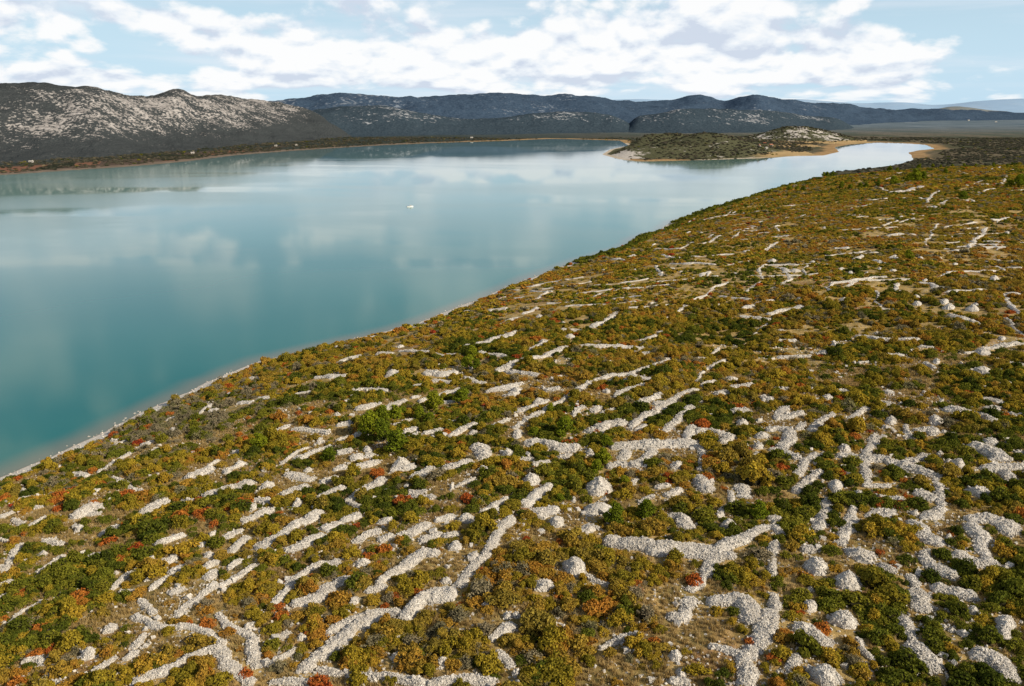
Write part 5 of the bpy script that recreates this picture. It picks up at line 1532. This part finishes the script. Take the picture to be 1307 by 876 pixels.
piece('outboard_motor', [(-3.5, -3.05, -0.22, 0.22, 0.5, 1.25), (-3.4, -3.2, -0.1, 0.1, -0.4, 0.5)], M['boatgrey'], bt)
# ------------------------------------------------------------------ labels: marks anyone can find, then each thing by its look and its place beside a mark
MARKS = [
 ('stone_heap', 732, 721, 'steep bright cone of rubble above the bare grassy hollow at the bottom middle', 'the steep bright cone'),
 ('stone_wall', 850, 703, 'longest broad level rubble wall, running to a fork below the middle', 'the broad level wall'),
 ('stone_wall', 965, 830, 'widest rubble wall of all, cut off by the bottom edge', 'the widest wall'),
 ('stone_heap', 1080, 789, 'smooth dome shaped rubble heap with an orange bush at its foot', 'the smooth dome heap'),
 ('stone_heap', 1080, 738, 'squat rounded heap standing directly behind the smooth dome heap', 'the squat rounded heap'),
 ('stone_wall', 1180, 842, 'fat wall swelling to a rounded end near the bottom edge', 'the fat swelling wall'),
 ('stone_heap', 1282, 795, 'tall oval heap upright against the lower right border', 'the tall oval heap'),
 ('stone_wall', 1251, 700, 'broad hooked wall curling round a dark shrub', 'the hooked wall'),
 ('stone_wall', 1196, 625, 'steep wall turning down from a corner with a level wall', 'the corner wall'),
 ('stone_heap', 767, 620, 'tall white pyramid of rubble with a red bush on its flank', 'the white pyramid'),
 ('stone_heap', 764, 648, 'flat topped heap just under the white pyramid', 'the flat topped heap'),
 ('stone_wall', 897, 590, 'wall dropping from the end of a long level wall', 'the dropping wall'),
 ('stone_wall', 620, 700, 'narrow sinuous wall climbing diagonally away at the lower middle', 'the sinuous wall'),
 ('stone_wall', 550, 770, 'smooth pale ramp of rubble at the foot of the sinuous wall', 'the pale ramp'),
 ('stone_wall', 430, 820, 'thick wall bending down to the bottom edge', 'the thick bending wall'),
 ('smoke_bush', 410, 868, 'scarlet bush on the wall along the bottom edge', 'the scarlet bottom bush'),
 ('stone_wall', 520, 733, 'knobbly thick wall ending in a round top', 'the knobbly wall'),
 ('smoke_bush', 103, 757, 'scarlet bush in the brown thicket at the lower left', 'the scarlet thicket bush'),
 ('stone_wall', 300, 855, 'widest wall at the bottom left, sweeping out of the frame', 'the sweeping wall'),
 ('stone_wall', 240, 803, 'long arched wall above the sweeping wall', 'the arched wall'),
 ('stone_wall', 15, 718, 'pale wall close to the left edge of the frame', 'the left edge wall'),
 ('stone_wall', 28, 785, 'curved wall running out of the left edge', 'the left curved wall'),
 ('stone_wall', 288, 626, 'bright bar of rubble ending at a dark red bush', 'the bright bar'),
 ('pine_tree', 508, 569, 'biggest bright pine at the front of the pine clump', 'the biggest pine'),
 ('stone_wall', 254, 607, 'short thick white bank beside grey bushes', 'the thick white bank'),
 ('stone_wall', 112, 655, 'white bank nearest the beach on the left', 'the beach bank'),
 ('stone_wall', 690, 455, 'long pale wall winding across the centre', 'the winding centre wall'),
 ('stone_wall', 740, 500, 'long stepped wall rising to a fork in the centre', 'the stepped wall'),
 ('stone_wall', 973, 348, 'hooked wall end standing out in the distant scrub', 'the distant hook'),
 ('stone_heap', 1240, 394, 'round white heap alone in dry grass', 'the lone grassy heap'),
 ('stone_wall', 1290, 390, 'wall with a shaded side at the right border', 'the shaded border wall'),
 ('stone_wall', 1248, 304, 'bright doglegged wall far up the slope', 'the far dogleg'),
 ('pine_tree', 1159, 329, 'lone dark green pine among the distant walls', 'the lone dark pine'),
 ('stone_wall', 1095, 360, 'smooth arc of wall on the distant slope', 'the distant arc'),
 ('stone_wall', 1148, 435, 'ragged level wall in brown scrub', 'the ragged wall'),
 ('stone_wall', 1048, 539, 'short broad bank slanting in dark scrub', 'the slanting bank'),
 ('stone_wall', 780, 372, 'thin pale wall rising in even scrub', 'the thin rising wall'),
 ('stone_wall', 630, 435, 'pale wall rising above the pine pair', 'the wall above the pines'),
 ('pine_tree', 721, 551, 'tall pine beside the long level wall in the middle', 'the middle pine'),
 ('stone_heap', 661, 552, 'small upright cone among pines', 'the upright cone'),
 ('smoke_bush', 889, 738, 'vivid orange red bush under the broad level wall', 'the vivid orange bush'),
]
ORD = ['', 'second ', 'third ', 'fourth ', 'fifth ', 'sixth ', 'seventh ', 'eighth ', 'ninth ', 'tenth ', 'eleventh ', 'twelfth ', 'thirteenth ', 'fourteenth ', 'fifteenth ', 'sixteenth ']
NOUN = dict(stone_wall='rubble wall', stone_heap='rubble heap', pine_tree='pine', smoke_bush='bush', shrub='shrub')
CAT = dict(stone_wall='stone wall', stone_heap='stone heap', pine_tree='pine tree', smoke_bush='bush', shrub='shrub')
GRP = dict(stone_wall='dry stone walls on the karst slope', stone_heap='stone clearance heaps', pine_tree='pines on the slope', smoke_bush='rust red bushes', shrub='shrubs between the stone walls')
taken = set(); refs = []
for kind, u, v, text, ref in MARKS:
    best = min((i for i in range(len(ITEMS)) if ITEMS[i]['kind'] == kind and i not in taken), key=lambda i: (ITEMS[i]['u'] - u) ** 2 + (ITEMS[i]['v'] - v) ** 2)
    taken.add(best); refs.append((ITEMS[best]['u'], ITEMS[best]['v'], ref)); tag(ITEMS[best]['o'], text, CAT[kind], GRP[kind])
fam = {}
for i, it in enumerate(ITEMS):
    if i in taken: continue
    k = min(range(len(refs)), key=lambda k: math.hypot(it['u'] - refs[k][0], 1.3 * (it['v'] - refs[k][1])))
    du, dv = it['u'] - refs[k][0], it['v'] - refs[k][1]
    side = ('right of' if du > 0 else 'left of') if abs(du) > 1.5 * abs(dv) else ('below' if dv > 0 else 'above')
    fam.setdefault((it['kind'], it['look'], k, side), []).append((math.hypot(du, dv), i))
for it in ITEMS: it['o']['kind'] = 'thing'
for (kind, look, k, side), L in fam.items():
    for rank, (_, i) in enumerate(sorted(L)):
        tag(ITEMS[i]['o'], '%s %s, %snearest %s %s' % (look, NOUN[kind], ORD[rank] if rank < len(ORD) else 'outermost ', side, refs[k][2]), CAT[kind], GRP[kind])
# ------------------------------------------------------------------ light, sky, camera
SUN_EL, SUN_AZ = math.radians(33), math.radians(120)      # azimuth from the view direction towards the right
sun = bpy.data.lights.new('sun', 'SUN'); sun.energy = 5.0; sun.angle = math.radians(0.5); sun.color = (1.0, 0.88, 0.70)
so = bpy.data.objects.new('sun', sun); COL.objects.link(so)
so.rotation_euler = (math.pi / 2 - SUN_EL, 0, math.pi - SUN_AZ)
w = bpy.data.worlds.new('World'); scene.world = w; w.use_nodes = True
nt = w.node_tree; nt.nodes.clear(); g = N(nt)
sky = g.n('ShaderNodeTexSky', sky_type='NISHITA'); sky.sun_disc = False; sky.sun_elevation = SUN_EL; sky.sun_rotation = SUN_AZ; sky.altitude = 100; sky.air_density = 1.0; sky.dust_density = 1.2; sky.ozone_density = 1.2
tc = g.n('ShaderNodeTexCoord').outputs['Generated']
sx = g.n('ShaderNodeSeparateXYZ'); g.l(tc, sx.inputs[0])
az = g.math('ARCTAN2', sx.outputs[0], sx.outputs[1]); el = g.math('ARCSINE', sx.outputs[2])
# cumulus banks: puffy noise in bearing and elevation, weighted by where the banks stand
elw = g.math('POWER', g.math('MAXIMUM', el, 0.0005), 0.62)
cv = g.n('ShaderNodeCombineXYZ'); g.put(cv, 0, g.math('MULTIPLY', az, 8.5)); g.put(cv, 1, g.math('MULTIPLY', elw, 10.0)); g.put(cv, 2, 3.7)
puff = g.noise(cv.outputs[0], 1.0, 8, 0.55, dist=0.15)
cv2 = g.n('ShaderNodeCombineXYZ'); g.put(cv2, 0, g.math('MULTIPLY', az, 8.5)); g.put(cv2, 1, g.math('ADD', g.math('MULTIPLY', elw, 10.0), 0.2)); g.put(cv2, 2, 3.7)
puff_up = g.noise(cv2.outputs[0], 1.0, 8, 0.55, dist=0.15)
bank = None
BANKS = [(-0.05, 0.0741, 0.189, 0.029, 0.16), (0.063, 0.0533, 0.113, 0.0199, 0.12), (0.264, 0.0716, 0.104, 0.0344, 0.2), (0.387, 0.0436, 0.057, 0.0199, 0.16), (-0.412, 0.0929, 0.123, 0.0181, 0.15), (-0.235, 0.0546, 0.113, 0.0217, 0.1), (-0.466, 0.0299, 0.057, 0.009, 0.16), (-0.088, 0.0288, 0.283, 0.0127, 0.08), (0.438, 0.0975, 0.151, 0.0163, -0.12), (-0.296, 0.1116, 0.057, 0.0127, -0.12), (0.498, 0.0533, 0.094, 0.0362, -0.03), (-0.511, 0.0529, 0.085, 0.0163, -0.04)]    # bearing, elevation, widths, weight
for (a0, e0, sa, se, h) in BANKS:
    t = g.math('ADD', g.math('POWER', g.math('DIVIDE', g.math('SUBTRACT', az, a0), sa), 2.0), g.math('POWER', g.math('DIVIDE', g.math('SUBTRACT', el, e0), se), 2.0))
    t = g.math('MULTIPLY', g.math('EXPONENT', g.math('MULTIPLY', t, -1.0)), h * 1.3)
    bank = t if bank is None else g.math('ADD', bank, t)
vor = g.n('ShaderNodeTexVoronoi', feature='F1'); g.put(vor, 'Vector', cv.outputs[0]); g.put(vor, 'Scale', 3.4)
puff = g.math('ADD', puff, g.math('MULTIPLY', g.math('SUBTRACT', 0.42, vor.outputs['Distance']), 0.15))
vor2 = g.n('ShaderNodeTexVoronoi', feature='F1'); g.put(vor2, 'Vector', cv2.outputs[0]); g.put(vor2, 'Scale', 3.4)
puff_up = g.math('ADD', puff_up, g.math('MULTIPLY', g.math('SUBTRACT', 0.42, vor2.outputs['Distance']), 0.15))
high = g.span(el, 0.12, 0.22, 0.0, 0.03)
den = g.math('ADD', g.math('ADD', puff, bank), high)
cover = g.span(den, 0.46, 0.585)
thick = g.span(den, 0.55, 0.85)
litn = g.math('MULTIPLY', g.math('SUBTRACT', puff, puff_up), 4.6)
lit = g.math('ADD', g.math('ADD', 0.56, litn), g.math('MULTIPLY', thick, 0.12), clamp=True)
ccol = g.ramp(lit, [(0.12, (0.64, 0.71, 0.83)), (0.45, (0.85, 0.90, 0.96)), (0.75, (1.0, 1.0, 1.0))])
haze = g.span(el, 0.0, 0.36, 1.0, 0.0)
skyc = g.n('ShaderNodeVectorMath', operation='SCALE'); g.l(sky.outputs[0], skyc.inputs[0]); skyc.inputs['Scale'].default_value = 0.085
hz = g.mix(g.math('MULTIPLY', haze, 0.86), skyc.outputs[0], (0.60, 0.83, 1.0))
cv3 = g.n('ShaderNodeCombineXYZ'); g.put(cv3, 0, g.math('MULTIPLY', az, 3.0)); g.put(cv3, 1, g.math('MULTIPLY', elw, 15.0)); g.put(cv3, 2, 9.1)
veil = g.span(g.noise(cv3.outputs[0], 1.0, 6, 0.55, dist=0.3), 0.40, 0.68, 0.0, 0.5)
hz = g.mix(g.math('MULTIPLY', veil, g.span(el, 0.35, 0.15)), hz, (0.84, 0.875, 0.945))
dim = g.n('ShaderNodeVectorMath', operation='SCALE'); g.l(ccol, dim.inputs[0]); g.l(g.span(el, 0.12, 0.5, 1.0, 0.30), dim.inputs['Scale'])
fin = g.mix(g.math('MULTIPLY', cover, g.span(el, -0.01, 0.02, 0.35, 0.95)), hz, dim.outputs[0])
bg = g.n('ShaderNodeBackground'); g.l(fin, bg.inputs[0]); bg.inputs[1].default_value = 1.0
ow = g.n('ShaderNodeOutputWorld'); g.l(bg.outputs[0], ow.inputs[0])

cam = bpy.data.cameras.new('camera'); cam.sensor_width = 36; cam.lens = 36 * 1016 / 1307; cam.clip_start = 1; cam.clip_end = 80000
co = bpy.data.objects.new('camera', cam); COL.objects.link(co); co.location = (0, 0, EYE); co.rotation_euler = (math.pi / 2 - PITCH, 0, 0)
scene.camera = co
scene.view_settings.view_transform = 'Standard'; scene.view_settings.look = 'None'; scene.view_settings.exposure = 0; scene.view_settings.gamma = 1
scene.cycles.use_denoising = True; scene.cycles.max_bounces = 5; scene.cycles.diffuse_bounces = 2; scene.cycles.transmission_bounces = 2; scene.cycles.transparent_max_bounces = 2
